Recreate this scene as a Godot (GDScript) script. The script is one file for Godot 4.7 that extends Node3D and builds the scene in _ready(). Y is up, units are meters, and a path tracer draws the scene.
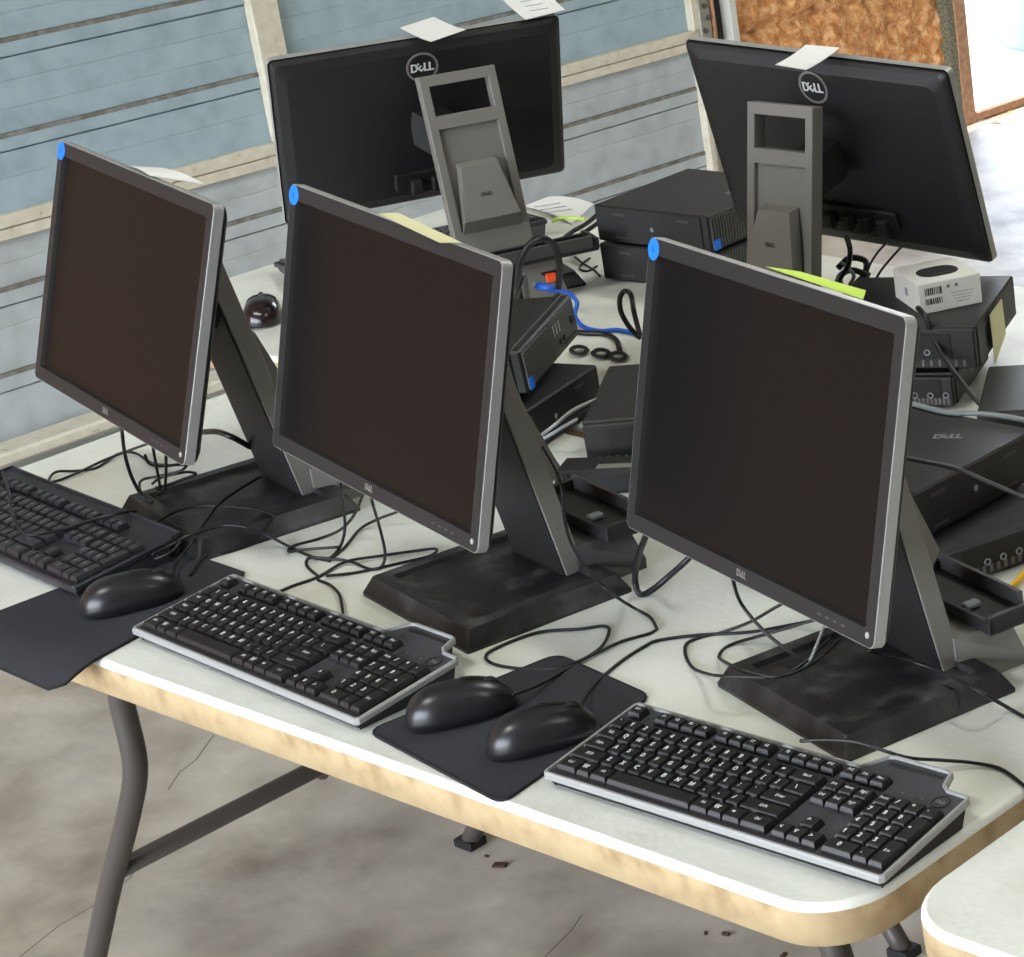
extends Node3D
# World: y up, floor at y = 0, table tops at y = 0.76. x runs along the front table edge, z comes out of it.

const TY := 0.76
const CAM := Vector3(1.1462, 1.9406, 1.3478)
const FPX := 2472.9946
const PPX := 1237.9677
const PPY := 427.2905
var eye: Basis
var taken := {}
var M := {}
var key_meshes := {}
var legend_mesh: ArrayMesh
var rng := RandomNumberGenerator.new()


func _ready() -> void:
	rng.seed = 7
	make_camera()
	make_environment()
	make_lights()
	make_materials()
	build_room()
	build_tables()
	build_monitors()
	build_computers()
	build_keyboards()
	build_mice()
	build_papers()
	build_cables()
	build_small_things()


# ---------------------------------------------------------------- camera and light
func make_camera() -> void:
	eye = Basis.from_euler(Vector3(-0.3648, 0.6117, -0.06))
	var c := Camera3D.new()
	c.name = "camera"
	c.transform = Transform3D(eye, CAM)
	c.near = 0.05
	c.far = 200.0
	c.projection = Camera3D.PROJECTION_FRUSTUM
	c.size = 957.0 / FPX * c.near
	c.frustum_offset = Vector2((512.0 - PPX) / FPX, -(478.5 - PPY) / FPX) * c.near
	add_child(c)


func make_environment() -> void:
	var e := Environment.new()
	e.background_mode = Environment.BG_SKY
	var sm := ProceduralSkyMaterial.new()
	sm.sky_top_color = Color(0.78, 0.84, 0.93)
	sm.sky_horizon_color = Color(0.955, 0.965, 0.96)
	sm.ground_horizon_color = Color(0.8, 0.8, 0.78)
	sm.ground_bottom_color = Color(0.55, 0.54, 0.5)
	sm.sky_energy_multiplier = 3.7
	var s := Sky.new()
	s.sky_material = sm
	e.sky = s
	e.tonemap_mode = Environment.TONE_MAPPER_LINEAR
	e.tonemap_exposure = 0.9
	e.sdfgi_enabled = true
	e.ssao_enabled = true
	e.ssil_enabled = true
	var w := WorldEnvironment.new()
	w.name = "world_environment"
	w.environment = e
	add_child(w)


func make_lights() -> void:
	var sun := DirectionalLight3D.new()
	sun.name = "sun"
	sun.light_energy = 3.2
	sun.light_color = Color(1.0, 0.96, 0.9)
	sun.light_angular_distance = 0.6
	sun.shadow_enabled = true
	sun.look_at_from_position(Vector3(-0.4, 4.0, -4.5), Vector3.ZERO)
	add_child(sun)


func added_ceiling_lamp(x: float, z: float, energy: float, label: String) -> void:  # unseen glowing panel with an area light, added as overhead fill
	var t := thing("added_ceiling_lamp", label, "lamp", Vector3(x, 4.05, z), 0.0, "added ceiling lamps")
	part("housing", rbox(1.3, 0.08, 0.7, 0.006), M.white_metal, t, Transform3D(Basis(), Vector3(0, 0.04, 0)))
	part("diffuser", rbox(1.2, 0.012, 0.6, 0.002), M.lamp, t, Transform3D(Basis(), Vector3(0, -0.006, 0)))
	var a := AreaLight3D.new()
	a.name = "added_lamp_light"
	a.area_size = Vector2(1.2, 0.6)
	a.light_energy = energy
	a.light_color = Color(0.985, 1.0, 0.965)
	a.area_range = 20.0
	a.shadow_enabled = true
	a.rotation.x = -PI / 2
	a.position = Vector3(0, -0.02, 0)
	t.add_child(a)


# ---------------------------------------------------------------- naming
func numbered(n: String) -> String:
	if not taken.has(n):
		taken[n] = 0
		return n
	taken[n] += 1
	return "%s_%03d" % [n, taken[n]]


func thing(called: String, label: String, category: String, pos := Vector3.ZERO, turn := 0.0, group := "") -> Node3D:
	var o := Node3D.new()
	o.name = numbered(called)
	o.position = pos
	o.rotation.y = turn
	metas(o, label, category, group)
	add_child(o)
	return o


func metas(o: Node, label: String, category: String, group := "") -> void:
	o.set_meta("label", label)
	o.set_meta("category", category)
	if group:
		o.set_meta("group", group)


func part(called: String, mesh: Mesh, mat: Material, parent: Node, xf := Transform3D()) -> MeshInstance3D:
	var o := MeshInstance3D.new()
	o.mesh = mesh
	o.material_override = mat
	o.transform = xf
	o.cast_shadow = GeometryInstance3D.SHADOW_CASTING_SETTING_ON
	if parent == self:
		o.name = numbered(called)
	else:
		var n := called
		var k := 0
		while parent.has_node(n):
			k += 1
			n = "%s_%03d" % [called, k]
		o.name = n
	parent.add_child(o)
	return o


func single(called: String, label: String, category: String, mesh: Mesh, mat: Material, xf := Transform3D(), group := "") -> MeshInstance3D:
	var o := part(called, mesh, mat, self, xf)
	metas(o, label, category, group)
	return o


func struct(called: String, mesh: Mesh, mat: Material, label: String, category: String, xf := Transform3D()) -> MeshInstance3D:
	var o := single(called, label, category, mesh, mat, xf)
	o.set_meta("kind", "structure")
	return o


func at(u: float, v: float, h := 0.0) -> Vector3:
	# the point h above the table tops that the photograph shows at pixel (u, v)
	var d := eye * Vector3((u - PPX) / FPX, -(v - PPY) / FPX, -1.0)
	return CAM + d * ((TY + h - CAM.y) / d.y)


func T(x: float, y: float, z: float) -> Transform3D:
	return Transform3D(Basis(), Vector3(x, y, z))


# ---------------------------------------------------------------- mesh helpers
func tri(st: SurfaceTool, a: Vector3, b: Vector3, c: Vector3, hint: Vector3) -> void:
	var n := (a - c).cross(a - b)
	if n.dot(hint) < 0.0:
		var s := b
		b = c
		c = s
	st.add_vertex(a)
	st.add_vertex(b)
	st.add_vertex(c)


func quad(st: SurfaceTool, a: Vector3, b: Vector3, c: Vector3, d: Vector3, hint: Vector3) -> void:
	tri(st, a, b, c, hint)
	tri(st, a, c, d, hint)


func begin(smooth := false) -> SurfaceTool:
	var st := SurfaceTool.new()
	st.begin(Mesh.PRIMITIVE_TRIANGLES)
	st.set_smooth_group(0 if smooth else -1)
	return st


func done(st: SurfaceTool) -> ArrayMesh:
	st.generate_normals()
	return st.commit()


func add_rbox(st: SurfaceTool, w: float, h: float, d: float, r: float, xf := Transform3D()) -> void:
	var e := Vector3(w, h, d) * 0.5
	var i := e - Vector3(r, r, r)
	var ctr := xf.origin
	for ax in 3:
		for s in [-1.0, 1.0]:
			var b := (ax + 1) % 3
			var c := (ax + 2) % 3
			var q := []
			for k in [[-1, -1], [1, -1], [1, 1], [-1, 1]]:
				var p := Vector3.ZERO
				p[ax] = s * e[ax]
				p[b] = k[0] * i[b]
				p[c] = k[1] * i[c]
				q.append(xf * p)
			quad(st, q[0], q[1], q[2], q[3], (q[0] + q[2]) * 0.5 - ctr)
	if r <= 0.0:
		return
	for ax in 3:
		var b := (ax + 1) % 3
		var c := (ax + 2) % 3
		for s in [-1.0, 1.0]:
			for t in [-1.0, 1.0]:
				var p1 := Vector3.ZERO
				p1[ax] = -i[ax]
				p1[b] = s * e[b]
				p1[c] = t * i[c]
				var p2 := p1
				p2[ax] = i[ax]
				var p3 := Vector3.ZERO
				p3[ax] = i[ax]
				p3[b] = s * i[b]
				p3[c] = t * e[c]
				var p4 := p3
				p4[ax] = -i[ax]
				p1 = xf * p1
				p2 = xf * p2
				p3 = xf * p3
				p4 = xf * p4
				var m := Vector3.ZERO
				m[b] = s
				m[c] = t
				quad(st, p1, p2, p3, p4, xf.basis * m)
	for sx in [-1.0, 1.0]:
		for sy in [-1.0, 1.0]:
			for sz in [-1.0, 1.0]:
				tri(st, xf * Vector3(sx * e.x, sy * i.y, sz * i.z), xf * Vector3(sx * i.x, sy * e.y, sz * i.z), xf * Vector3(sx * i.x, sy * i.y, sz * e.z), xf.basis * Vector3(sx, sy, sz))


func rbox(w: float, h: float, d: float, r := 0.001) -> ArrayMesh:
	var st := begin()
	add_rbox(st, w, h, d, r)
	return done(st)


func loft(st: SurfaceTool, rings: Array, cap0 := true, cap1 := true) -> void:
	# rings of the same size around one axis; faces look away from the ring centres
	var centres := []
	for r in rings:
		var c := Vector3.ZERO
		for p in r:
			c += p
		centres.append(c / r.size())
	for i in rings.size() - 1:
		var a: Array = rings[i]
		var b: Array = rings[i + 1]
		var ctr: Vector3 = (centres[i] + centres[i + 1]) * 0.5
		var n := a.size()
		for k in n:
			var j := (k + 1) % n
			var m: Vector3 = (a[k] + a[j] + b[k] + b[j]) * 0.25
			quad(st, a[k], a[j], b[j], b[k], m - ctr)
	var last := rings.size() - 1
	if cap0:
		cap(st, rings[0], centres[0] - centres[1])
	if cap1:
		cap(st, rings[last], centres[last] - centres[last - 1])


func cap(st: SurfaceTool, ring: Array, hint: Vector3) -> void:
	var c := Vector3.ZERO
	for p in ring:
		c += p
	c /= ring.size()
	for k in ring.size():
		tri(st, ring[k], ring[(k + 1) % ring.size()], c, hint)


func ringband(st: SurfaceTool, rings: Array, hint: Vector3) -> void:
	# closed loops joined one to the next; hint is the outward side of the very first quad
	var flip := false
	for i in rings.size() - 1:
		var a: Array = rings[i]
		var b: Array = rings[i + 1]
		var n := a.size()
		for k in n:
			var j := (k + 1) % n
			if i == 0 and k == 0:
				flip = (a[0] - b[1]).cross(a[0] - a[1]).dot(hint) < 0.0
			if flip:
				for p in [a[k], b[j], a[j], a[k], b[k], b[j]]:
					st.add_vertex(p)
			else:
				for p in [a[k], a[j], b[j], a[k], b[j], b[k]]:
					st.add_vertex(p)


func rr(w: float, h: float, r: float, z: float, seg := 4) -> Array:
	# rounded rectangle in the xy plane
	var out := []
	for q in 4:
		var cx: float = (w * 0.5 - r) * [1, 1, -1, -1][q]
		var cy: float = (h * 0.5 - r) * [-1, 1, 1, -1][q]
		for k in seg + 1:
			var a: float = -PI / 2 + q * PI / 2 + k * PI / 2 / seg
			out.append(Vector3(cx + r * cos(a), cy + r * sin(a), z))
	return out


func flat_ring(r: Array, y: float) -> Array:
	# the same loop laid down into the xz plane at height y
	var out := []
	for p in r:
		out.append(Vector3(p.x, y, -p.y))
	return out


func tube(pts: Array, r: float, sides := 6, smooth_path := true, sub := 5) -> ArrayMesh:
	var path := []
	if smooth_path and pts.size() > 2:
		for i in pts.size() - 1:
			var p0: Vector3 = pts[max(i - 1, 0)]
			var p1: Vector3 = pts[i]
			var p2: Vector3 = pts[i + 1]
			var p3: Vector3 = pts[min(i + 2, pts.size() - 1)]
			for k in sub:
				path.append(p1.cubic_interpolate(p2, p0, p3, float(k) / sub))
		path.append(pts[-1])
	else:
		path = pts
	var st := begin(true)
	var rings := []
	var up := Vector3.UP
	for i in path.size():
		var d: Vector3 = (path[min(i + 1, path.size() - 1)] - path[max(i - 1, 0)]).normalized()
		if d.length() < 0.5:
			d = Vector3.RIGHT
		var side := d.cross(up)
		if side.length() < 0.05:
			side = d.cross(Vector3.RIGHT)
		side = side.normalized()
		up = side.cross(d).normalized()
		var ring := []
		for k in sides:
			var a := TAU * k / sides
			ring.append(path[i] + side * cos(a) * r + up * sin(a) * r)
		rings.append(ring)
	loft(st, rings)
	return done(st)


func prism(poly: Array, y0: float, y1: float, bevel := 0.0) -> ArrayMesh:
	# a convex outline (Vector2 x, z) pulled up from y0 to y1 with a bevelled top edge
	var st := begin()
	var rings := [ring_of(poly, y0, 0.0)]
	if bevel > 0.0:
		rings.append(ring_of(poly, y1 - bevel, 0.0))
		rings.append(ring_of(poly, y1 - bevel * 0.3, bevel * 0.3))
		rings.append(ring_of(poly, y1, bevel))
	else:
		rings.append(ring_of(poly, y1, 0.0))
	loft(st, rings)
	return done(st)


func ring_of(poly: Array, y: float, inset: float) -> Array:
	var c := Vector2.ZERO
	for p in poly:
		c += p
	c /= poly.size()
	var out := []
	var n := poly.size()
	for i in n:
		var p: Vector2 = poly[i]
		if inset != 0.0:
			var a: Vector2 = (p - poly[(i - 1 + n) % n]).normalized()
			var b: Vector2 = (poly[(i + 1) % n] - p).normalized()
			var na := Vector2(-a.y, a.x)
			var nb := Vector2(-b.y, b.x)
			if na.dot(c - p) < 0:
				na = -na
			if nb.dot(c - p) < 0:
				nb = -nb
			var m := na + nb
			if m.length() > 0.01:
				m = m.normalized()
				p += m * inset / max(0.5, m.dot(na))
		out.append(Vector3(p.x, y, p.y))
	return out


func rrpoly(x0: float, z0: float, x1: float, z1: float, r: float, seg := 6) -> Array:
	var out := []
	for q in 4:
		var cx: float = [x1 - r, x1 - r, x0 + r, x0 + r][q]
		var cz: float = [z0 + r, z1 - r, z1 - r, z0 + r][q]
		for k in seg + 1:
			var a: float = -PI / 2 + q * PI / 2 + k * PI / 2 / seg
			out.append(Vector2(cx + r * cos(a), cz + r * sin(a)))
	return out


func disc(r: float, h: float, n := 20, bevel := 0.0003) -> ArrayMesh:
	# a flat disc facing +z
	var st := begin()
	var a := []
	var b := []
	var c := []
	for k in n:
		var t := TAU * k / n
		a.append(Vector3(cos(t) * r, sin(t) * r, 0))
		b.append(Vector3(cos(t) * r, sin(t) * r, h - bevel))
		c.append(Vector3(cos(t) * (r - bevel), sin(t) * (r - bevel), h))
	loft(st, [a, b, c])
	return done(st)


func ring_mesh(r0: float, r1: float, h: float, n := 32) -> ArrayMesh:
	var st := begin()
	var loops := []
	for q in [[r1, 0.0], [r1, h], [r0, h], [r0, 0.0]]:
		var l := []
		for k in n:
			var t := TAU * k / n
			l.append(Vector3(cos(t) * q[0], sin(t) * q[0], q[1]))
		loops.append(l)
	ringband(st, loops, Vector3(1, 0, 0))
	return done(st)


func text_mesh(s: String, size: float, bold := false, depth := 0.0004) -> TextMesh:
	var t := TextMesh.new()
	var f := SystemFont.new()
	f.font_names = PackedStringArray(["Droid Sans"])
	if bold:
		f.font_weight = 700
	t.font = f
	t.text = s
	t.font_size = 32
	t.pixel_size = size / 32.0
	t.depth = depth
	t.curve_step = 6.0
	return t


func logo_letters(size: float) -> ArrayMesh:
	# D, slanted E, L, L in one emblem facing +z, centred
	var st := SurfaceTool.new()
	st.begin(Mesh.PRIMITIVE_TRIANGLES)
	var xs := [-1.08, -0.33, 0.45, 1.08]
	var rot := [0.0, 0.75, 0.0, 0.0]
	var ch := ["D", "E", "L", "L"]
	for i in 4:
		var m := text_mesh(ch[i], size, true)
		st.append_from(m, 0, Transform3D(Basis(Vector3(0, 0, 1), rot[i]), Vector3(xs[i] * size * 0.62, 0, 0)))
	return st.commit()


# ---------------------------------------------------------------- materials
func mat(col: Color, rough := 0.6, metal := 0.0) -> StandardMaterial3D:
	var m := StandardMaterial3D.new()
	m.albedo_color = col
	m.roughness = rough
	m.metallic = metal
	return m


func noise_tex(freq: float, stops: Array, octaves := 5, seed_ := 1, size := 512, type := FastNoiseLite.TYPE_SIMPLEX_SMOOTH) -> NoiseTexture2D:
	var n := FastNoiseLite.new()
	n.seed = seed_
	n.noise_type = type
	n.frequency = freq
	n.fractal_octaves = octaves
	var g := Gradient.new()
	var offs := PackedFloat32Array()
	var cols := PackedColorArray()
	for s in stops:
		offs.append(s[0])
		cols.append(s[1])
	g.offsets = offs
	g.colors = cols
	var t := NoiseTexture2D.new()
	t.width = size
	t.height = size
	t.seamless = true
	t.noise = n
	t.color_ramp = g
	return t


func noise_normal(freq: float, strength: float, seed_ := 2, size := 512, type := FastNoiseLite.TYPE_SIMPLEX_SMOOTH, octaves := 4) -> NoiseTexture2D:
	var n := FastNoiseLite.new()
	n.seed = seed_
	n.noise_type = type
	n.frequency = freq
	n.fractal_octaves = octaves
	var t := NoiseTexture2D.new()
	t.width = size
	t.height = size
	t.seamless = true
	t.noise = n
	t.as_normal_map = true
	t.bump_strength = strength
	return t


func tri_mat(tex: Texture2D, scale: float, rough: float, nrm: Texture2D = null, nscale := 0.3) -> StandardMaterial3D:
	var m := mat(Color.WHITE, rough)
	m.albedo_texture = tex
	m.uv1_triplanar = true
	m.uv1_world_triplanar = true
	m.uv1_scale = Vector3.ONE * scale
	if nrm:
		m.normal_enabled = true
		m.normal_texture = nrm
		m.normal_scale = nscale
	return m


func make_materials() -> void:
	var grain := noise_normal(0.25, 2.0, 5, 256)
	M.table = tri_mat(noise_tex(0.012, [[0.0, Color(0.80, 0.80, 0.76)], [0.5, Color(0.85, 0.857, 0.825)], [1.0, Color(0.87, 0.877, 0.85)]], 5, 3), 1.1, 0.42, noise_normal(0.12, 1.2, 9), 0.18)
	M.table_lip = tri_mat(noise_tex(0.02, [[0.0, Color(0.57, 0.47, 0.335)], [0.45, Color(0.70, 0.61, 0.465)], [1.0, Color(0.77, 0.69, 0.545)]], 5, 6), 2.0, 0.5, noise_normal(0.12, 1.2, 9), 0.2)
	M.leg = mat(Color(0.27, 0.25, 0.235), 0.45, 0.1)
	M.floor = tri_mat(noise_tex(0.006, [[0.0, Color(0.52, 0.485, 0.43)], [0.35, Color(0.645, 0.61, 0.555)], [0.55, Color(0.70, 0.67, 0.615)], [0.8, Color(0.745, 0.715, 0.66)], [1.0, Color(0.81, 0.785, 0.735)]], 7, 11, 1024), 0.55, 0.55, noise_normal(0.03, 2.0, 12), 0.25)
	M.outside = tri_mat(noise_tex(0.01, [[0.0, Color(0.78, 0.77, 0.74)], [1.0, Color(0.88, 0.87, 0.85)]], 5, 21), 0.4, 0.85)
	M.door_blue = tri_mat(noise_tex(0.015, [[0.0, Color(0.55, 0.62, 0.65)], [0.5, Color(0.605, 0.68, 0.715)], [1.0, Color(0.64, 0.71, 0.74)]], 5, 31), 1.3, 0.6)
	M.door_grey = tri_mat(noise_tex(0.015, [[0.0, Color(0.62, 0.64, 0.64)], [0.5, Color(0.675, 0.70, 0.71)], [1.0, Color(0.71, 0.735, 0.745)]], 5, 32), 1.3, 0.6)
	M.dust = tri_mat(noise_tex(0.02, [[0.0, Color(0.37, 0.35, 0.31)], [0.45, Color(0.45, 0.44, 0.41)], [0.7, Color(0.50, 0.51, 0.50)], [1.0, Color(0.56, 0.59, 0.60)]], 4, 33), 2.2, 0.9)
	M.rail = tri_mat(noise_tex(0.03, [[0.0, Color(0.60, 0.55, 0.45)], [0.2, Color(0.79, 0.76, 0.68)], [1.0, Color(0.85, 0.83, 0.77)]], 4, 34), 1.5, 0.55)
	M.foam = tri_mat(noise_tex(0.02, [[0.0, Color(0.62, 0.36, 0.17)], [0.4, Color(0.80, 0.54, 0.31)], [0.65, Color(0.90, 0.67, 0.45)], [1.0, Color(0.97, 0.86, 0.70)]], 5, 35), 2.2, 0.5, noise_normal(0.035, 8.0, 36), 1.0)
	M.foam_dimmed = tri_mat(noise_tex(0.02, [[0.0, Color(0.42, 0.27, 0.15)], [0.5, Color(0.58, 0.40, 0.25)], [1.0, Color(0.70, 0.52, 0.36)]], 5, 35), 2.2, 0.7)  # same foam, darkened in colour to set the brown reflected by the screens
	M.wood = tri_mat(noise_tex(0.02, [[0.0, Color(0.58, 0.42, 0.31)], [0.5, Color(0.68, 0.51, 0.39)], [1.0, Color(0.76, 0.60, 0.48)]], 4, 37), 3.0, 0.7)
	M.grey_wood = tri_mat(noise_tex(0.04, [[0.0, Color(0.25, 0.24, 0.2)], [0.5, Color(0.45, 0.44, 0.37)], [1.0, Color(0.58, 0.56, 0.46)]], 4, 38), 4.0, 0.8)
	M.ceiling = mat(Color(0.72, 0.70, 0.66), 0.9)
	M.plaster = mat(Color(0.62, 0.58, 0.52), 0.9)
	M.rubber = mat(Color(0.10, 0.11, 0.12), 0.7)
	M.white_metal = mat(Color(0.80, 0.80, 0.78), 0.4)
	M.galvanised = mat(Color(0.62, 0.61, 0.56), 0.45, 0.6)
	M.bolt = mat(Color(0.4, 0.4, 0.38), 0.4, 0.8)
	M.lamp = mat(Color(0.95, 0.95, 0.92), 0.6)
	M.lamp.emission_enabled = true
	M.lamp.emission = Color(1.0, 0.985, 0.94)
	M.lamp.emission_energy_multiplier = 3.0
	# plastics
	M.bezel = mat(Color(0.16, 0.155, 0.155), 0.45)
	M.bezel.metallic_specular = 0.3
	M.black = mat(Color(0.085, 0.085, 0.095), 0.5)
	M.black.normal_enabled = true
	M.black.normal_texture = grain
	M.black.normal_scale = 0.15
	M.black.uv1_triplanar = true
	M.black.uv1_scale = Vector3.ONE * 12.0
	M.deep = mat(Color(0.04, 0.04, 0.043), 0.6)
	M.silver = mat(Color(0.60, 0.60, 0.595), 0.45, 0.2)
	M.screen = mat(Color(0.088, 0.078, 0.075), 0.30)
	M.screen.metallic_specular = 0.22
	M.stand = mat(Color(0.45, 0.44, 0.42), 0.5)
	M.stand_dark = mat(Color(0.25, 0.245, 0.245), 0.5)
	M.base = tri_mat(noise_tex(0.012, [[0.0, Color(0.085, 0.085, 0.09)], [0.45, Color(0.12, 0.12, 0.125)], [0.66, Color(0.19, 0.19, 0.192)], [1.0, Color(0.36, 0.358, 0.355)]], 6, 41), 2.4, 0.42, grain, 0.12)
	M.base.uv1_world_triplanar = true
	M.key = mat(Color(0.105, 0.105, 0.11), 0.42)
	M.key_old = mat(Color(0.145, 0.145, 0.165), 0.34)
	M.deck = mat(Color(0.22, 0.222, 0.235), 0.5)
	M.deck_old = mat(Color(0.155, 0.155, 0.18), 0.42)
	M.kb_under = mat(Color(0.09, 0.09, 0.09), 0.6)
	M.legend = mat(Color(0.80, 0.80, 0.80), 0.6)
	M.legend_dim = mat(Color(0.5, 0.5, 0.52), 0.6)
	M.mouse = mat(Color(0.115, 0.115, 0.125), 0.33)
	M.mouse_far = mat(Color(0.13, 0.085, 0.10), 0.2)
	M.pad = tri_mat(noise_tex(0.2, [[0.0, Color(0.125, 0.125, 0.15)], [1.0, Color(0.175, 0.175, 0.205)]], 3, 51, 256), 4.0, 0.85)
	M.pad_edge = mat(Color(0.07, 0.07, 0.08), 0.9)
	M.cable = mat(Color(0.07, 0.07, 0.075), 0.45)
	M.cable_grey = mat(Color(0.50, 0.52, 0.54), 0.45)
	M.cable_pale = mat(Color(0.52, 0.52, 0.51), 0.45)
	M.cable_blue = mat(Color(0.12, 0.36, 0.78), 0.4)
	M.cable_yellow = mat(Color(0.90, 0.70, 0.10), 0.45)
	M.sticker = mat(Color(0.07, 0.45, 0.92), 0.5)
	M.sticker_dark = mat(Color(0.03, 0.2, 0.55), 0.5)
	M.paper = mat(Color(0.90, 0.90, 0.895), 0.85)
	M.paper.cull_mode = BaseMaterial3D.CULL_DISABLED
	M.print = mat(Color(0.55, 0.57, 0.62), 0.9)
	M.ink = mat(Color(0.12, 0.12, 0.12), 0.9)
	M.note_yellow = mat(Color(0.84, 0.83, 0.66), 0.85)
	M.note_green = mat(Color(0.78, 0.90, 0.38), 0.8)
	M.carton = mat(Color(0.87, 0.87, 0.855), 0.6)
	M.orange = mat(Color(0.93, 0.32, 0.10), 0.4)
	M.pc = mat(Color(0.105, 0.105, 0.11), 0.5)
	M.pc.normal_enabled = true
	M.pc.normal_texture = grain
	M.pc.normal_scale = 0.2
	M.pc.uv1_triplanar = true
	M.pc.uv1_scale = Vector3.ONE * 10.0
	M.pc_front = mat(Color(0.21, 0.21, 0.215), 0.45)
	M.pc_grille = mat(Color(0.40, 0.40, 0.40), 0.4, 0.4)
	M.grass = tri_mat(noise_tex(0.05, [[0.0, Color(0.45, 0.42, 0.2)], [1.0, Color(0.70, 0.66, 0.35)]], 4, 61), 2.0, 0.9)
	M.straw = mat(Color(0.72, 0.58, 0.30), 0.9)
	M.blue_plastic = mat(Color(0.45, 0.60, 0.85), 0.5)
	M.crack = mat(Color(0.47, 0.45, 0.41), 0.95)
	M.leaf = mat(Color(0.24, 0.17, 0.12), 0.9)


# ---------------------------------------------------------------- the room
var wall_xf: Transform3D


func wall_box(s0: float, s1: float, y0: float, y1: float, z0: float, z1: float, r := 0.002) -> ArrayMesh:
	# a block in wall coordinates: s along the wall, y up, z out of the wall into the room
	var st := begin()
	add_rbox(st, s1 - s0, y1 - y0, z1 - z0, r, T((s0 + s1) / 2, (y0 + y1) / 2, (z0 + z1) / 2))
	return done(st)


func section_mesh(s0: float, s1: float, prof: Array) -> ArrayMesh:
	var st := begin()
	for i in prof.size() - 1:
		var a: Vector2 = prof[i]
		var b: Vector2 = prof[i + 1]
		var n := Vector3(0, -(b.x - a.x), b.y - a.y)
		quad(st, Vector3(s0, a.y, a.x), Vector3(s1, a.y, a.x), Vector3(s1, b.y, b.x), Vector3(s0, b.y, b.x), n)
	var y0: float = prof[0].y
	var y1: float = prof[-1].y
	quad(st, Vector3(s0, y0, -0.05), Vector3(s1, y0, -0.05), Vector3(s1, y1, -0.05), Vector3(s0, y1, -0.05), Vector3(0, 0, -1))
	quad(st, Vector3(s0, y0, -0.05), Vector3(s1, y0, -0.05), Vector3(s1, y0, 0), Vector3(s0, y0, 0), Vector3(0, -1, 0))
	quad(st, Vector3(s0, y1, -0.05), Vector3(s1, y1, -0.05), Vector3(s1, y1, 0), Vector3(s0, y1, 0), Vector3(0, 1, 0))
	return done(st)


func foam_mesh(s0: float, s1: float, y0: float, y1: float, step: float) -> ArrayMesh:
	# sprayed foam between the posts: a lumpy skin over a solid board
	var n := FastNoiseLite.new()
	n.seed = 77
	n.frequency = 11.0
	n.fractal_octaves = 3
	var st := begin(true)
	var nx := int(ceil((s1 - s0) / step))
	var ny := int(ceil((y1 - y0) / step))
	var f := func(i: int, j: int) -> Vector3:
		var s := s0 + (s1 - s0) * i / nx
		var y := y0 + (y1 - y0) * j / ny
		var seam := 0.0
		for q in [0.48, 1.1, 1.72]:
			seam += exp(-pow((y - q) / 0.012, 2.0))
		for q in [-0.62, -0.33]:
			seam += exp(-pow((s - q) / 0.012, 2.0)) * 0.7
		return Vector3(s, y, 0.012 + n.get_noise_2d(s, y) * 0.022 + sin(s * 9.0) * 0.008 - seam * 0.02)
	for i in nx:
		for j in ny:
			quad(st, f.call(i, j), f.call(i + 1, j), f.call(i + 1, j + 1), f.call(i, j + 1), Vector3(0, 0, 1))
	st.set_smooth_group(-1)
	var z := -0.12
	quad(st, Vector3(s0, y0, z), Vector3(s1, y0, z), Vector3(s1, y1, z), Vector3(s0, y1, z), Vector3(0, 0, -1))
	return done(st)


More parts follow.
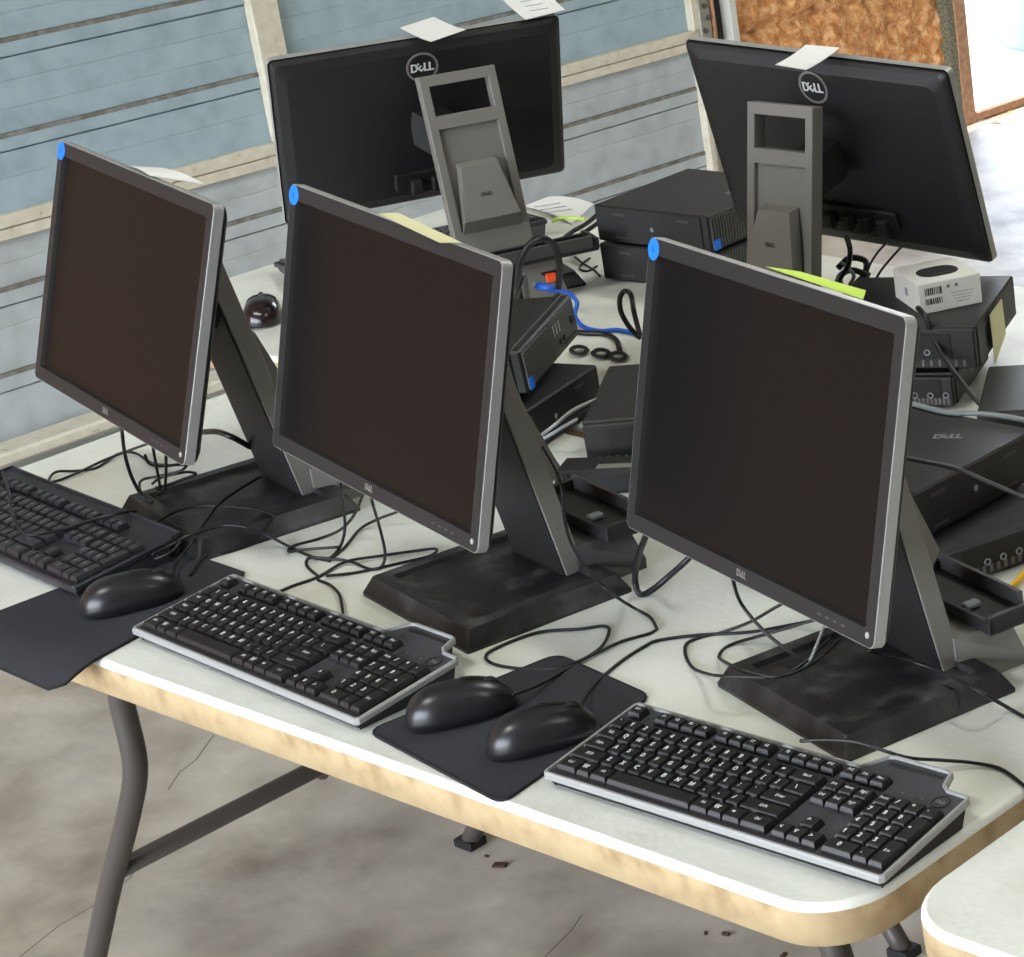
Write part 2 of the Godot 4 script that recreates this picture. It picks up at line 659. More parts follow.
func build_room() -> void:
	var wa := 1.5338
	wall_xf = Transform3D(Basis(Vector3(cos(wa), 0, -sin(wa)), Vector3.UP, Vector3(sin(wa), 0, cos(wa))), Vector3(-4.196, 0, -4.795))
	# floor, outside ground, ceiling
	var fl := struct("floor", rbox(10.2, 0.2, 14.0, 0.0), M.floor, "stained grey concrete workshop floor", "floor", T(0.95, -0.1, -1.5))
	for c in [[[20, 957], [60, 925], [95, 905], [130, 878], [140, 862]], [[168, 790], [180, 772], [196, 760], [214, 735]], [[545, 957], [572, 930], [582, 915]]]:
		var cst := begin()
		for i in c.size() - 1:
			var p := at(c[i][0], c[i][1], -TY)
			var q := at(c[i + 1][0], c[i + 1][1], -TY)
			var w := (q - p).cross(Vector3.UP).normalized() * 0.0014
			var o := Vector3(-0.95, 0.1004, 1.5)
			quad(cst, p + w + o, q + w + o, q - w + o, p - w + o, Vector3.UP)
		part("crack", done(cst), M.crack, fl)
	struct("ground", rbox(60.0, 0.2, 80.0, 0.0), M.outside, "sunlit pale concrete ground outside the opening", "ground", T(-34.16, -0.13, -10.0))
	struct("ceiling", rbox(11.2, 0.15, 14.2, 0.0), M.ceiling, "plain pale workshop ceiling", "ceiling", T(0.6, 4.22, -1.5))
	struct("wall_right", rbox(0.2, 4.2, 14.0, 0.0), M.plaster, "plain pale workshop wall behind the photographer", "wall", T(5.95, 2.1, -1.5))
	struct("wall_back", rbox(10.2, 4.2, 0.2, 0.0), M.plaster, "plain pale workshop wall beyond the bright opening", "wall", T(0.95, 2.1, -8.4))
	var wf := struct("wall_front", rbox(4.4, 4.2, 0.2, 0.0), M.plaster, "workshop wall with a wide open bay", "wall", T(3.8, 2.1, 5.4))
	part("header", rbox(6.2, 1.0, 0.2, 0.0), M.plaster, wf, T(-5.2, 1.6, 0))
	# the left wall: foam, sectional door, foam, opening
	var wl := Node3D.new()
	wl.name = "wall_left"
	wl.transform = wall_xf
	metas(wl, "wall of sprayed golden foam insulation between posts beside the door", "wall")
	wl.set_meta("kind", "structure")
	add_child(wl)
	part("foam_panel", foam_mesh(-0.985, -0.085, -0.02, 2.5, 0.02), M.foam, wl)
	part("foam_panel", foam_mesh(-10.6, -4.36, -0.02, 4.15, 0.12), M.foam_dimmed, wl)
	part("header", wall_box(-4.36, 3.9, 2.255, 4.15, -0.14, 0.0, 0.0), M.plaster, wl)
	part("pier", wall_box(1.9, 3.9, 0.0, 2.255, -0.14, 0.0, 0.0), M.plaster, wl)
	part("grey_post", wall_box(-0.088, -0.055, -0.02, 2.5, -0.12, 0.045), M.grey_wood, wl)
	part("wood_post", wall_box(-0.055, 0.0, -0.02, 2.5, -0.14, 0.05), M.wood, wl)
	part("white_post", wall_box(-1.012, -0.985, -0.02, 2.5, -0.12, 0.05), M.white_metal, wl)
	part("rubber_seal", wall_box(-1.056, -1.012, -0.02, 2.5, -0.10, 0.01), M.rubber, wl)
	part("track_strip", wall_box(-1.068, -1.056, -0.02, 2.5, -0.06, 0.035), M.wood, wl)
	# sectional door
	var door := Node3D.new()
	door.name = "door_1"
	door.transform = wall_xf
	metas(door, "blue-grey ribbed sectional garage door with cream rails and stiles", "garage door")
	door.set_meta("kind", "structure")
	add_child(door)
	var s0 := -4.35
	var s1 := -1.07
	var sec := [[-0.02, 0.475, M.door_grey], [0.535, 1.04, M.door_blue], [1.10, 1.60, M.door_blue], [1.66, 2.2, M.door_blue]]
	var y_prev := -0.02
	for q in sec:
		var y0: float = q[0]
		var y1: float = q[1]
		var prof := [Vector2(0.0, y0)]
		var off := 0.0
		# two raised ribs and fine creases in each section, as high above the floor as the photograph shows them
		var ribs := [[0.13, 0.17], [0.325, 0.365]] if y0 < 0.1 else [[y0 + 0.137, y0 + 0.173], [y0 + 0.345, y0 + 0.383]]
		var creases := [0.275, 0.42] if y0 < 0.1 else [y0 + 0.075, y0 + 0.228, y0 + 0.29, y0 + 0.44]
		var marks := []
		for r in ribs:
			marks.append([r[0], "rib", r[1]])
		for c in creases:
			marks.append([c, "crease", c + 0.004])
		marks.sort_custom(func(a, b): return a[0] < b[0])
		for m in marks:
			if m[1] == "rib":
				prof.append(Vector2(0.0, m[0] - 0.003))
				prof.append(Vector2(-0.007, m[0] - 0.002))
				prof.append(Vector2(-0.007, m[0] + 0.002))
				prof.append(Vector2(0.006, m[0] + 0.003))
				prof.append(Vector2(0.006, m[2] - 0.006))
				prof.append(Vector2(-0.003, m[2]))
				prof.append(Vector2(-0.003, m[2] + 0.004))
				prof.append(Vector2(0.0, m[2] + 0.005))
			else:
				prof.append(Vector2(0.0, m[0] - 0.001))
				prof.append(Vector2(-0.0012, m[0]))
				prof.append(Vector2(0.0, m[0] + 0.003))
		prof.append(Vector2(0.0, y1))
		var panel := part("door_section", section_mesh(s0, s1, prof), q[2], door)
		for r in ribs:
			part("dust_streak", wall_box(s0 + 0.02, s1 - 0.03, r[1] - 0.007, r[1] + 0.004, 0.0, 0.0065, 0.001), M.dust, panel)
		# cream rails at the top of every section, split by a joint
		part("rail", wall_box(s0, s1, y1 + 0.001, y1 + 0.027, -0.05, 0.016), M.rail, door)
		part("rail", wall_box(s0, s1, y1 + 0.030, y1 + 0.0595, -0.05, 0.020), M.rail, door)
		for st in [[-4.35, -4.27], [-3.75, -3.675], [-2.526, -2.45], [-1.14, -1.07]]:
			part("stile", wall_box(st[0], st[1], y0, y1 + 0.001, 0.0, 0.030, 0.003), M.rail, door)
		for st in [-2.488, -1.095]:
			var hinge := part("hinge", wall_box(st - 0.022, st + 0.022, y1 + 0.03, y1 + 0.15, 0.020, 0.034, 0.004), M.galvanised, door)
			for k in 3:
				part("bolt", disc(0.008, 0.008, 10), M.bolt, hinge, T(st + [-0.008, 0.01, 0.0][k], y1 + 0.055 + 0.036 * k, 0.034))
	var lower := part("lower_hinge", wall_box(-1.125, -1.085, 0.06, 0.20, 0.030, 0.036, 0.002), M.galvanised, door)
	for k in 3:
		part("bolt", disc(0.007, 0.006, 10), M.bolt, lower, T(-1.108 + 0.01 * (k % 2), 0.085 + 0.045 * k, 0.036))
	# threshold
	var tr := struct("trim_1", wall_box(0.0, 1.9, 0.0, 0.035, -0.05, 0.05, 0.006), M.wood, "low wooden threshold across the bright opening", "threshold")
	tr.transform = wall_xf
	var tr2 := struct("trim_2", wall_box(-4.36, -1.0, 0.0, 0.03, 0.032, 0.12, 0.006), M.rail, "low pale curb along the foot of the garage door", "curb")
	tr2.transform = wall_xf
	# added ceiling lamps, out of view, for soft light from overhead
	added_ceiling_lamp(-1.6, 1.4, 6.5, "added unseen ceiling lamp panel above the front table edge")
	added_ceiling_lamp(-1.2, -3.2, 7.0, "added unseen ceiling lamp panel behind the back table")
	added_ceiling_lamp(2.4, -1.0, 4.5, "added unseen ceiling lamp panel near the far wall")
	# outside
	var gst := begin()
	for i in 700:
		var s := rng.randf_range(-0.3, 0.5)
		var w := rng.randf_range(-1.15, -1.0)
		var p := wall_xf * Vector3(s, -0.03, w)
		var d := Vector3(rng.randf_range(-0.02, 0.02), rng.randf_range(0.02, 0.06), rng.randf_range(-0.02, 0.02))
		tri(gst, p, p + Vector3(0.012, 0, 0.010), p + d, Vector3(1, 0, 0))
	var gr := single("grass", "thin strip of dry yellow grass outside the opening", "grass", done(gst), M.grass)
	gr.set_meta("kind", "stuff")
	var sst := begin()
	for i in 420:
		var p := wall_xf * Vector3(rng.randf_range(0.0, 1.2), 0.0, 0.06 + absf(rng.randfn(0.0, 0.07)))
		var a := rng.randf_range(0.0, TAU)
		var d := Vector3(cos(a), 0, sin(a)) * rng.randf_range(0.015, 0.05)
		tri(sst, p + Vector3(0, 0.001, 0), p + d.cross(Vector3.UP) * 0.16 + Vector3(0, 0.001, 0), p + d + Vector3(0, 0.006, 0), Vector3.UP)
	var straw := single("straw", "dry yellow straw scattered inside the wooden threshold", "straw", done(sst), M.straw)
	straw.set_meta("kind", "stuff")


# ---------------------------------------------------------------- tables
func folding_table(label: String, x0: float, x1: float, z0: float, z1: float, group: String, end_in := 0.60) -> void:
	var t := thing("folding_table", label, "table", Vector3((x0 + x1) / 2, 0, (z0 + z1) / 2), 0, group)
	var hx := (x1 - x0) / 2
	var hz := (z1 - z0) / 2
	var outline := rrpoly(-hx, -hz, hx, hz, 0.075, 8)
	# the moulded top and its skirt are one blow-moulded piece
	var st := begin(true)
	loft(st, [ring_of(outline, TY - 0.046, 0.004), ring_of(outline, TY - 0.044, 0.001), ring_of(outline, TY - 0.008, 0.0)], true, false)
	part("skirt", done(st), M.table_lip, t)
	var st2 := begin(true)
	loft(st2, [ring_of(outline, TY - 0.008, 0.0), ring_of(outline, TY - 0.004, 0.0008), ring_of(outline, TY - 0.0012, 0.0028), ring_of(outline, TY, 0.006)], false, false)
	part("rounded_edge", done(st2), M.table, t)
	var st3 := begin()
	cap(st3, ring_of(outline, TY, 0.006), Vector3.UP)
	part("tabletop", done(st3), M.table, t)
	# folding legs: bent tubes that splay towards the ends, with a cross bar and a brace
	for e in [-1.0, 1.0]:
		var lx: float = hx - (0.60 if e < 0 else end_in)
		var k: float = 1.09 if end_in > 0.2 or e < 0 else 0.12
		for s in [-1.0, 1.0]:
			var z: float = s * (hz - (0.062 if s > 0 else 0.01))
			part("leg", tube([Vector3(e * (lx - 0.02), TY - 0.046, z), Vector3(e * lx, TY - 0.10, z), Vector3(e * (lx + 0.005), TY - 0.19, z), Vector3(e * (lx + 0.05 * k), TY - 0.28, z), Vector3(e * (lx + 0.125 * k), TY - 0.40, z), Vector3(e * (lx + 0.24 * k), TY - 0.60, z), Vector3(e * (lx + 0.33 * k), 0.008, z)], 0.0145, 12), M.leg, t)
			part("foot", rbox(0.04, 0.016, 0.036, 0.003), M.deep, t, T(e * (lx + 0.33 * k), 0.008, z))
			part("bracket", rbox(0.05, 0.022, 0.03, 0.002), M.deep, t, T(e * (lx - 0.03), TY - 0.056, z - s * 0.03))
		part("cross_bar", tube([Vector3(e * (lx + 0.106 * k), TY - 0.37, -hz + 0.01), Vector3(e * (lx + 0.106 * k), TY - 0.37, hz - 0.062)], 0.0125, 10, false), M.leg, t)
		part("brace", tube([Vector3(e * (lx + 0.12 * k), TY - 0.39, 0.0), Vector3(e * (lx - 0.2), TY - 0.06, 0.0)], 0.010, 8, false), M.leg, t)


func build_tables() -> void:
	folding_table("white folding table under the three monitors that show their dark screens", -2.09, -0.267, -0.76, 0.0, "white folding tables", 0.07)
	folding_table("white folding table under the two monitors turned backwards", -2.62, -0.79, -1.56, -0.785, "white folding tables")
	folding_table("bare white folding table past the end of the keyboard table", -0.236, 1.6, -0.80, -0.028, "white folding tables")


# ---------------------------------------------------------------- monitors
func column_mesh() -> ArrayMesh:
	# leaning hollow panel: a frame with a handle opening at the top, recessed towards the bottom
	# built flat in its own plane: x across, y up the panel, z through it; later leaned forward
	var st := begin()
	var hw := 0.062
	var bars := [[-hw, -hw + 0.014, 0.0, 0.385], [hw - 0.014, hw, 0.0, 0.385], [-hw + 0.012, hw - 0.012, 0.366, 0.385], [-hw + 0.012, hw - 0.012, 0.290, 0.314], [-hw + 0.012, hw - 0.012, 0.0, 0.11]]
	for b in bars:
		add_rbox(st, b[1] - b[0], b[3] - b[2], 0.024, 0.001, T((b[0] + b[1]) / 2, (b[2] + b[3]) / 2, 0))
	add_rbox(st, 0.1, 0.20, 0.012, 0.0, T(0, 0.19, 0.002))
	return done(st)


func monitor(label: String, group: String, base: Vector2, yaw: float, disp: Vector3, dyaw: float, tilt: float, roll: float, W: float, H: float, opt := {}) -> Node3D:
	var t := thing("computer_monitor", label, "monitor", Vector3(base.x, TY, base.y), yaw, group)
	var to_local := t.transform.affine_inverse()
	var dx := to_local * Transform3D(Basis(Vector3.UP, dyaw) * Basis(Vector3.RIGHT, -tilt) * Basis(Vector3(0, 0, 1), roll), disp + Vector3(0, TY, 0))
	# display
	var st := begin()
	ringband(st, [rr(W, H, 0.009, -0.0125), rr(W, H, 0.009, -0.0010), rr(W - 0.0010, H - 0.0010, 0.0085, -0.0003), rr(W - 0.0016, H - 0.0016, 0.0082, -0.0003), rr(W - 0.0016, H - 0.0016, 0.0082, -0.006)], Vector3(0, -1, 0))
	part("rim", done(st), M.silver, t, dx)
	st = begin()
	ringband(st, [rr(W - 0.0016, H - 0.0016, 0.0082, -0.0006), rr(W - 0.0030, H - 0.0030, 0.0075, 0.0), rr(W - 0.034, H - 0.036, 0.001, 0.0), rr(W - 0.037, H - 0.039, 0.0005, -0.0045), rr(W - 0.037, H - 0.039, 0.0005, -0.012)], Vector3(0, 0, 1))
	var bez := part("bezel", done(st), M.bezel, t, dx)
	part("screen", rbox(W - 0.0365, H - 0.0385, 0.003, 0.0002), M.screen, t, dx * T(0, 0, -0.006))
	part("power_button", disc(0.0032, 0.0012, 14), M.silver, bez, T(W / 2 - 0.012, -H / 2 + 0.012, -0.0002))
	for k in 4:
		part("menu_button", rbox(0.006, 0.0022, 0.001, 0.0003), M.stand_dark, bez, T(W / 2 - 0.055 - k * 0.014, -H / 2 + 0.0095, -0.0001))
	part("brand_mark", logo_letters(0.010), M.stand, bez, T(0, -H / 2 + 0.0105, 0.0002))
	st = begin()
	loft(st, [rr(W - 0.004, H - 0.004, 0.009, -0.0125), rr(W - 0.006, H - 0.006, 0.009, -0.017), rr(W - 0.016, H - 0.016, 0.010, -0.021), rr(W - 0.045, H - 0.045, 0.015, -0.027), rr(W - 0.20, H - 0.16, 0.02, -0.029)], false, true)
	var back := part("back_cover", done(st), M.black, t, dx)
	part("vent_slot", rbox(W * 0.80, 0.004, 0.002, 0.0004), M.deep, back, T(0, H / 2 - 0.017, -0.0222))
	var bx := Basis(Vector3.UP, PI)
	if opt.get("logo", false):
		part("logo_ring", ring_mesh(0.0225, 0.0262, 0.0012), M.stand, back, Transform3D(bx, Vector3(0, H / 2 - 0.046, -0.0276)))
		part("logo_letters", logo_letters(0.0205), M.legend, back, Transform3D(bx, Vector3(0, H / 2 - 0.046, -0.0292)))
	part("port_block", rbox(0.16, 0.03, 0.012, 0.002), M.deep, back, T(-0.02, -0.098, -0.031))
	for k in 4:
		part("plug", rbox(0.018, 0.026, 0.014, 0.002), M.bezel, back, T(-0.075 + 0.034 * k, -0.108, -0.040))
	if opt.get("sticker", false):
		var s := part("sticker", disc(0.0118, 0.0006, 24), M.sticker, bez, T(-W / 2 + 0.0118, H / 2 - 0.0125, 0.0001))
		part("sticker_mark", rbox(0.0022, 0.007, 0.0004, 0.0001), M.sticker_dark, s, Transform3D(Basis(Vector3(0, 0, 1), 0.35), Vector3(0, 0, 0.0007)))
	# stand: base plate with a raised rim
	var bw := 0.2546
	var bd := 0.2142
	st = begin()
	ringband(st, [flat_ring(rr(bw, bd, 0.003, 0, 2), 0.0), flat_ring(rr(bw, bd, 0.003, 0, 2), 0.004), flat_ring(rr(bw - 0.022, bd - 0.022, 0.003, 0, 2), 0.024), flat_ring(rr(bw - 0.058, bd - 0.058, 0.002, 0, 2), 0.0245), flat_ring(rr(bw - 0.062, bd - 0.062, 0.002, 0, 2), 0.0185)], Vector3(0, 0, 1))
	cap(st, flat_ring(rr(bw - 0.062, bd - 0.062, 0.002, 0, 2), 0.0185), Vector3.UP)
	cap(st, flat_ring(rr(bw, bd, 0.003, 0, 2), 0.0), Vector3.DOWN)
	part("stand_base", done(st), M.base, t)
	# column leaning forward
	var cx := Transform3D(Basis(Vector3.RIGHT, 0.19), Vector3(0, 0.018, -0.073))
	cx = cx.scaled_local(Vector3(1, opt.get("tall", 1.0), 1))
	var col := part("stand_column", column_mesh(), M.stand, t, cx)
	part("front_channel", rbox(0.120, 0.283, 0.004, 0.001), M.deep, col, T(0, 0.1425, 0.0125))
	var cst := begin()
	loft(cst, [[Vector3(-0.047, 0.100, -0.008), Vector3(0.047, 0.100, -0.008), Vector3(0.032, 0.228, -0.004), Vector3(-0.032, 0.228, -0.004)], [Vector3(-0.046, 0.126, -0.034), Vector3(0.046, 0.126, -0.034), Vector3(0.030, 0.220, -0.024), Vector3(-0.030, 0.220, -0.024)]])
	var cov := part("hinge_cover", done(cst), M.stand, col)
	part("brand_mark", logo_letters(0.010), M.stand_dark, cov, Transform3D(bx * Basis(Vector3.RIGHT, 0.08), Vector3(0, 0.168, -0.0302)))
	part("rating_label", rbox(0.026, 0.007, 0.0008, 0.0002), M.deep, col, T(0.01, 0.028, -0.0122))
	# arm joining the display to the column
	var mid := dx * Vector3(0, 0, -0.029)
	var a0 := cx * Vector3(0, clamp(mid.y - 0.03, 0.1, 0.34), 0.01)
	var ast := begin()
	var rings := []
	for q in [a0, mid]:
		rings.append([q + Vector3(-0.026, -0.03, 0), q + Vector3(0.026, -0.03, 0), q + Vector3(0.026, 0.03, 0), q + Vector3(-0.026, 0.03, 0)])
	loft(ast, rings)
	part("display_arm", done(ast), M.deep, t)
	# computer cradle behind the column, on a grey pedestal
	var ph: float = opt.get("tray_y", 0.0555) - 0.0055
	var pst := begin()
	loft(pst, [[Vector3(-0.080, 0.0, -0.156), Vector3(0.080, 0.0, -0.156), Vector3(0.080, 0.0, -0.109), Vector3(-0.080, 0.0, -0.109)], [Vector3(-0.080, 0.012, -0.157), Vector3(0.080, 0.012, -0.157), Vector3(0.066, 0.026, -0.076), Vector3(-0.066, 0.026, -0.076)], [Vector3(-0.066, ph, -0.148), Vector3(0.066, ph, -0.148), Vector3(0.066, ph + 0.002, -0.076), Vector3(-0.066, ph + 0.002, -0.076)]])
	part("pedestal", done(pst), M.stand if not opt.get("dark", false) else M.stand_dark, t)
	var tw: float = opt.get("tray", 0.09)
	var tray := part("cradle", rbox(tw * 2, 0.010, 0.062, 0.003), M.black, t, T(0, opt.get("tray_y", 0.0555), -0.137))
	part("cradle_front", rbox(tw * 2, 0.014, 0.006, 0.001), M.black, tray, T(0, 0.006, 0.029))
	part("cradle_lip", rbox(tw * 1.7, 0.020, 0.006, 0.001), M.stand_dark, tray, T(-0.01, 0.012, -0.029))
	part("cradle_end", rbox(0.008, 0.018, 0.062, 0.001), M.black, tray, T(tw - 0.004, 0.008, 0))
	part("cradle_end", rbox(0.008, 0.018, 0.062, 0.001), M.black, tray, T(-tw + 0.004, 0.008, 0))
	part("latch", rbox(0.012, 0.008, 0.02, 0.002), M.cable_grey, tray, T(0.03, 0.0088, 0.012))
	return t


func build_monitors() -> void:
	monitor("wall-end monitor with brownish dark screen and blue dot, behind the worn keyboard", "monitors showing their screens", Vector2(-1.6469, -0.3603), -0.216, Vector3(-1.6873, 0.3127, -0.2859), -0.2084, 0.3139, -0.0135, 0.49, 0.316, {"sticker": true})
	monitor("middle monitor with dark screen and blue dot, dusty base, behind the middle keyboard", "monitors showing their screens", Vector2(-1.1253, -0.3424), -0.1974, Vector3(-1.1354, 0.3219, -0.2508), -0.1926, 0.2631, -0.0181, 0.49, 0.316, {"sticker": true, "dark": true})
	monitor("corner monitor with dark screen and blue dot, behind the rounded table corner's keyboard", "monitors showing their screens", Vector2(-0.5583, -0.3607), -0.2577, Vector3(-0.5719, 0.3268, -0.2652), -0.274, 0.2602, 0.0298, 0.49, 0.316, {"sticker": true})
	# the two that turn their backs
	var a := 4.323
	var ex := Vector2(cos(a), -sin(a))
	monitor("black monitor back with two paper notes on top, facing the garage door", "monitors seen from behind", Vector2(-2.144, -1.147) - ex * 0.04, a, Vector3(-2.2274, 0.2839, -1.1808), a, 0.3201, 0.0045, 0.47, 0.30, {"logo": true, "tray": 0.14, "tall": 0.92, "tray_y": 0.076})
	a = 3.1934
	ex = Vector2(cos(a), -sin(a))
	monitor("black monitor back with one paper note on top, beside the bright opening", "monitors seen from behind", Vector2(-1.384, -1.1949) + ex * 0.0185, a, Vector3(-1.3887, 0.2882, -1.2847), a, 0.2433, 0.0332, 0.49, 0.316, {"logo": true, "tall": 0.94})


# ---------------------------------------------------------------- computers
func computer(label: String, pos: Vector3, yaw: float, size: Vector3, opt := {}) -> Node3D:
	# small desktop case lying flat; its front looks along +z
	var t := thing("desktop_computer", label, "computer", Vector3(pos.x, TY + pos.y, pos.z), yaw, "black desktop computers")
	if opt.has("pitch"):
		t.basis = Basis(Vector3.UP, yaw) * Basis(Vector3(0, 0, 1), opt.roll) * Basis(Vector3.RIGHT, opt.pitch)
	var w := size.x
	var h := size.y
	var d := size.z
	part("case", rbox(w, h - 0.004, d - 0.014, 0.0025), M.pc, t, T(0, h / 2 + 0.002, -0.007))
	for sx in [-1, 1]:
		for sz in [-1, 1]:
			part("foot", rbox(0.02, 0.0045, 0.02, 0.001), M.deep, t, T(sx * (w / 2 - 0.025), 0.00225, sz * (d / 2 - 0.03)))
	if opt.get("rear", false):
		var f := part("rear_panel", rbox(w - 0.004, h - 0.008, 0.014, 0.002), M.pc, t, T(0, h / 2 + 0.002, d / 2 - 0.008))
		part("port_plate", rbox(w * 0.7, h * 0.55, 0.002, 0.0005), M.deep, f, T(0.0, 0.004, 0.0072))
		for k in 5:
			part("audio_jack", ring_mesh(0.003, 0.0045, 0.002, 12), M.cable_grey, f, T(-0.04 + 0.022 * k, -0.004, 0.008))
		for k in 18:
			part("vent_bar", rbox(0.004, 0.010, 0.003, 0.0005), M.pc_grille, f, T(-w * 0.42 + k * w * 0.84 / 17.0, -h / 2 + 0.012, 0.007))
	else:
		var f := part("front_bezel", rbox(w - 0.002, h - 0.003, 0.016, 0.003), M.pc, t, T(0, h / 2 + 0.002, d / 2 - 0.008))
		part("grille_back", rbox(w * 0.46, h * 0.8, 0.002, 0.0005), M.pc_front, f, T(-w * 0.25, 0, 0.0075))
		for k in 16:
			part("grille_bar", rbox(0.0032, h * 0.78, 0.0022, 0.0004), M.pc_grille, f, T(-w * 0.47 + k * w * 0.44 / 15.0, 0, 0.0092))
		part("port_panel", rbox(w * 0.47, h * 0.8, 0.002, 0.0005), M.pc_front, f, T(w * 0.24, 0, 0.0075))
		for k in 3:
			part("usb_port", rbox(0.0075, 0.016, 0.0015, 0.0004), M.cable_grey, f, T(w * 0.07 + k * 0.012, 0.010, 0.0090))
		for k in 2:
			part("audio_jack", disc(0.0042, 0.0012, 12), M.deep, f, T(w * 0.16 + k * 0.016, -0.012, 0.0085))
		part("power_button", rbox(0.014, 0.014, 0.002, 0.001), M.deep, f, T(w * 0.42, 0.0, 0.0088))
		part("disc_slot", rbox(0.05, 0.004, 0.0012, 0.0003), M.deep, f, T(w * 0.32, -0.02, 0.0088))
		if opt.get("sticker", true):
			part("blue_sticker", rbox(0.017, 0.017, 0.0008, 0.0002), M.sticker, f, T(-w * 0.44, -h * 0.30, 0.0107))
	# slots in the long sides
	for sx in [-1.0, 1.0]:
		for k in [-1.0, 1.0]:
			for v in [-1.0, 1.0]:
				part("side_slot", rbox(0.0012, 0.004, 0.026, 0.0003), M.stand_dark, t, T(sx * w / 2, h / 2 + v * h * 0.30, k * d * 0.28))
		part("lock_hole", disc(0.004, 0.001, 10), M.cable_grey, t, Transform3D(Basis(Vector3.UP, PI / 2 * sx), Vector3(sx * (w / 2 - 0.0003), h / 2, 0.0)))
	if opt.has("logo"):
		part("brand_mark", logo_letters(opt.logo), M.legend_dim, t, Transform3D(Basis(Vector3.UP, opt.get("logo_turn", 0.0)) * Basis(Vector3.RIGHT, -PI / 2), Vector3(opt.get("lx", 0.0), h, opt.get("lz", 0.0))))
	return t


func build_computers() -> void:
	var U := Vector3(0.237, 0.065, 0.24)
	computer("black desktop computer under another one, between the two turned monitors", Vector3(-1.868, 0.0, -1.424), 0.09 + PI / 2 + 0.04, U, {"sticker": false})
	computer("black desktop computer with a mesh front, lying on top of another between the turned monitors", Vector3(-1.864, 0.0655, -1.422), 0.092 + PI / 2, U, {"logo": 0.016, "lx": 0.02, "lz": 0.06})
	computer("black desktop computer lying level under the tilted one with pale ports", Vector3(-1.576, 0.0, -0.705), 0.305, U, {"sticker": false})
	computer("tilted black desktop computer with pale ports, propped behind the middle monitor", Vector3(-1.619, 0.0735, -0.735), 2.113, U, {"pitch": -0.05, "roll": 0.02})
	computer("black desktop computer lying beside the coiled cables and the tilted computer", Vector3(-1.312, 0.0, -0.838), 0.672, U, {"rear": true})
	computer("thin black case under the computer that carries the white carton", Vector3(-1.12, 0.0, -1.13), 0.452, Vector3(0.12, 0.05, 0.2), {"rear": true})
	computer("black desktop computer carrying the small white carton", Vector3(-1.157, 0.0505, -1.15), 0.452, U, {"rear": true})
	computer("thin black case under the computer beside the yellow cable", Vector3(-0.70, 0.0, -0.712), 1.25, Vector3(0.2, 0.05, 0.2), {"rear": true})
	computer("black desktop computer with a pale maker's mark on its lid, beside the yellow cable", Vector3(-0.795, 0.0505, -0.701), 1.581 - PI / 2, U, {"logo": 0.02, "logo_turn": 0.5, "lx": 0.035, "lz": -0.055})
	computer("black desktop computer on the bench end, below the yellow sticky note", Vector3(-0.882, 0.0, -1.085), 0.6, Vector3(0.16, 0.05, 0.2), {"rear": true})


# ---------------------------------------------------------------- keyboards
func key_mesh(w: float, d: float) -> ArrayMesh:
	var id := "%.4f_%.4f" % [w, d]
	if not key_meshes.has(id):
		var st := begin()
		var rings := []
		for q in [[0.0004, 0.0, 0.0], [0.0009, 0.0035, 0.0], [0.0024, 0.0075, 0.0004], [0.0032, 0.0080, 0.0005]]:
			var i: float = q[0]
			rings.append([Vector3(-w / 2 + i, q[1], -d / 2 + i * 0.6), Vector3(w / 2 - i, q[1], -d / 2 + i * 0.6), Vector3(w / 2 - i, q[1], d / 2 - i * 1.3), Vector3(-w / 2 + i, q[1], d / 2 - i * 1.3)])
		loft(st, rings, false, true)
		key_meshes[id] = done(st)
	return key_meshes[id]


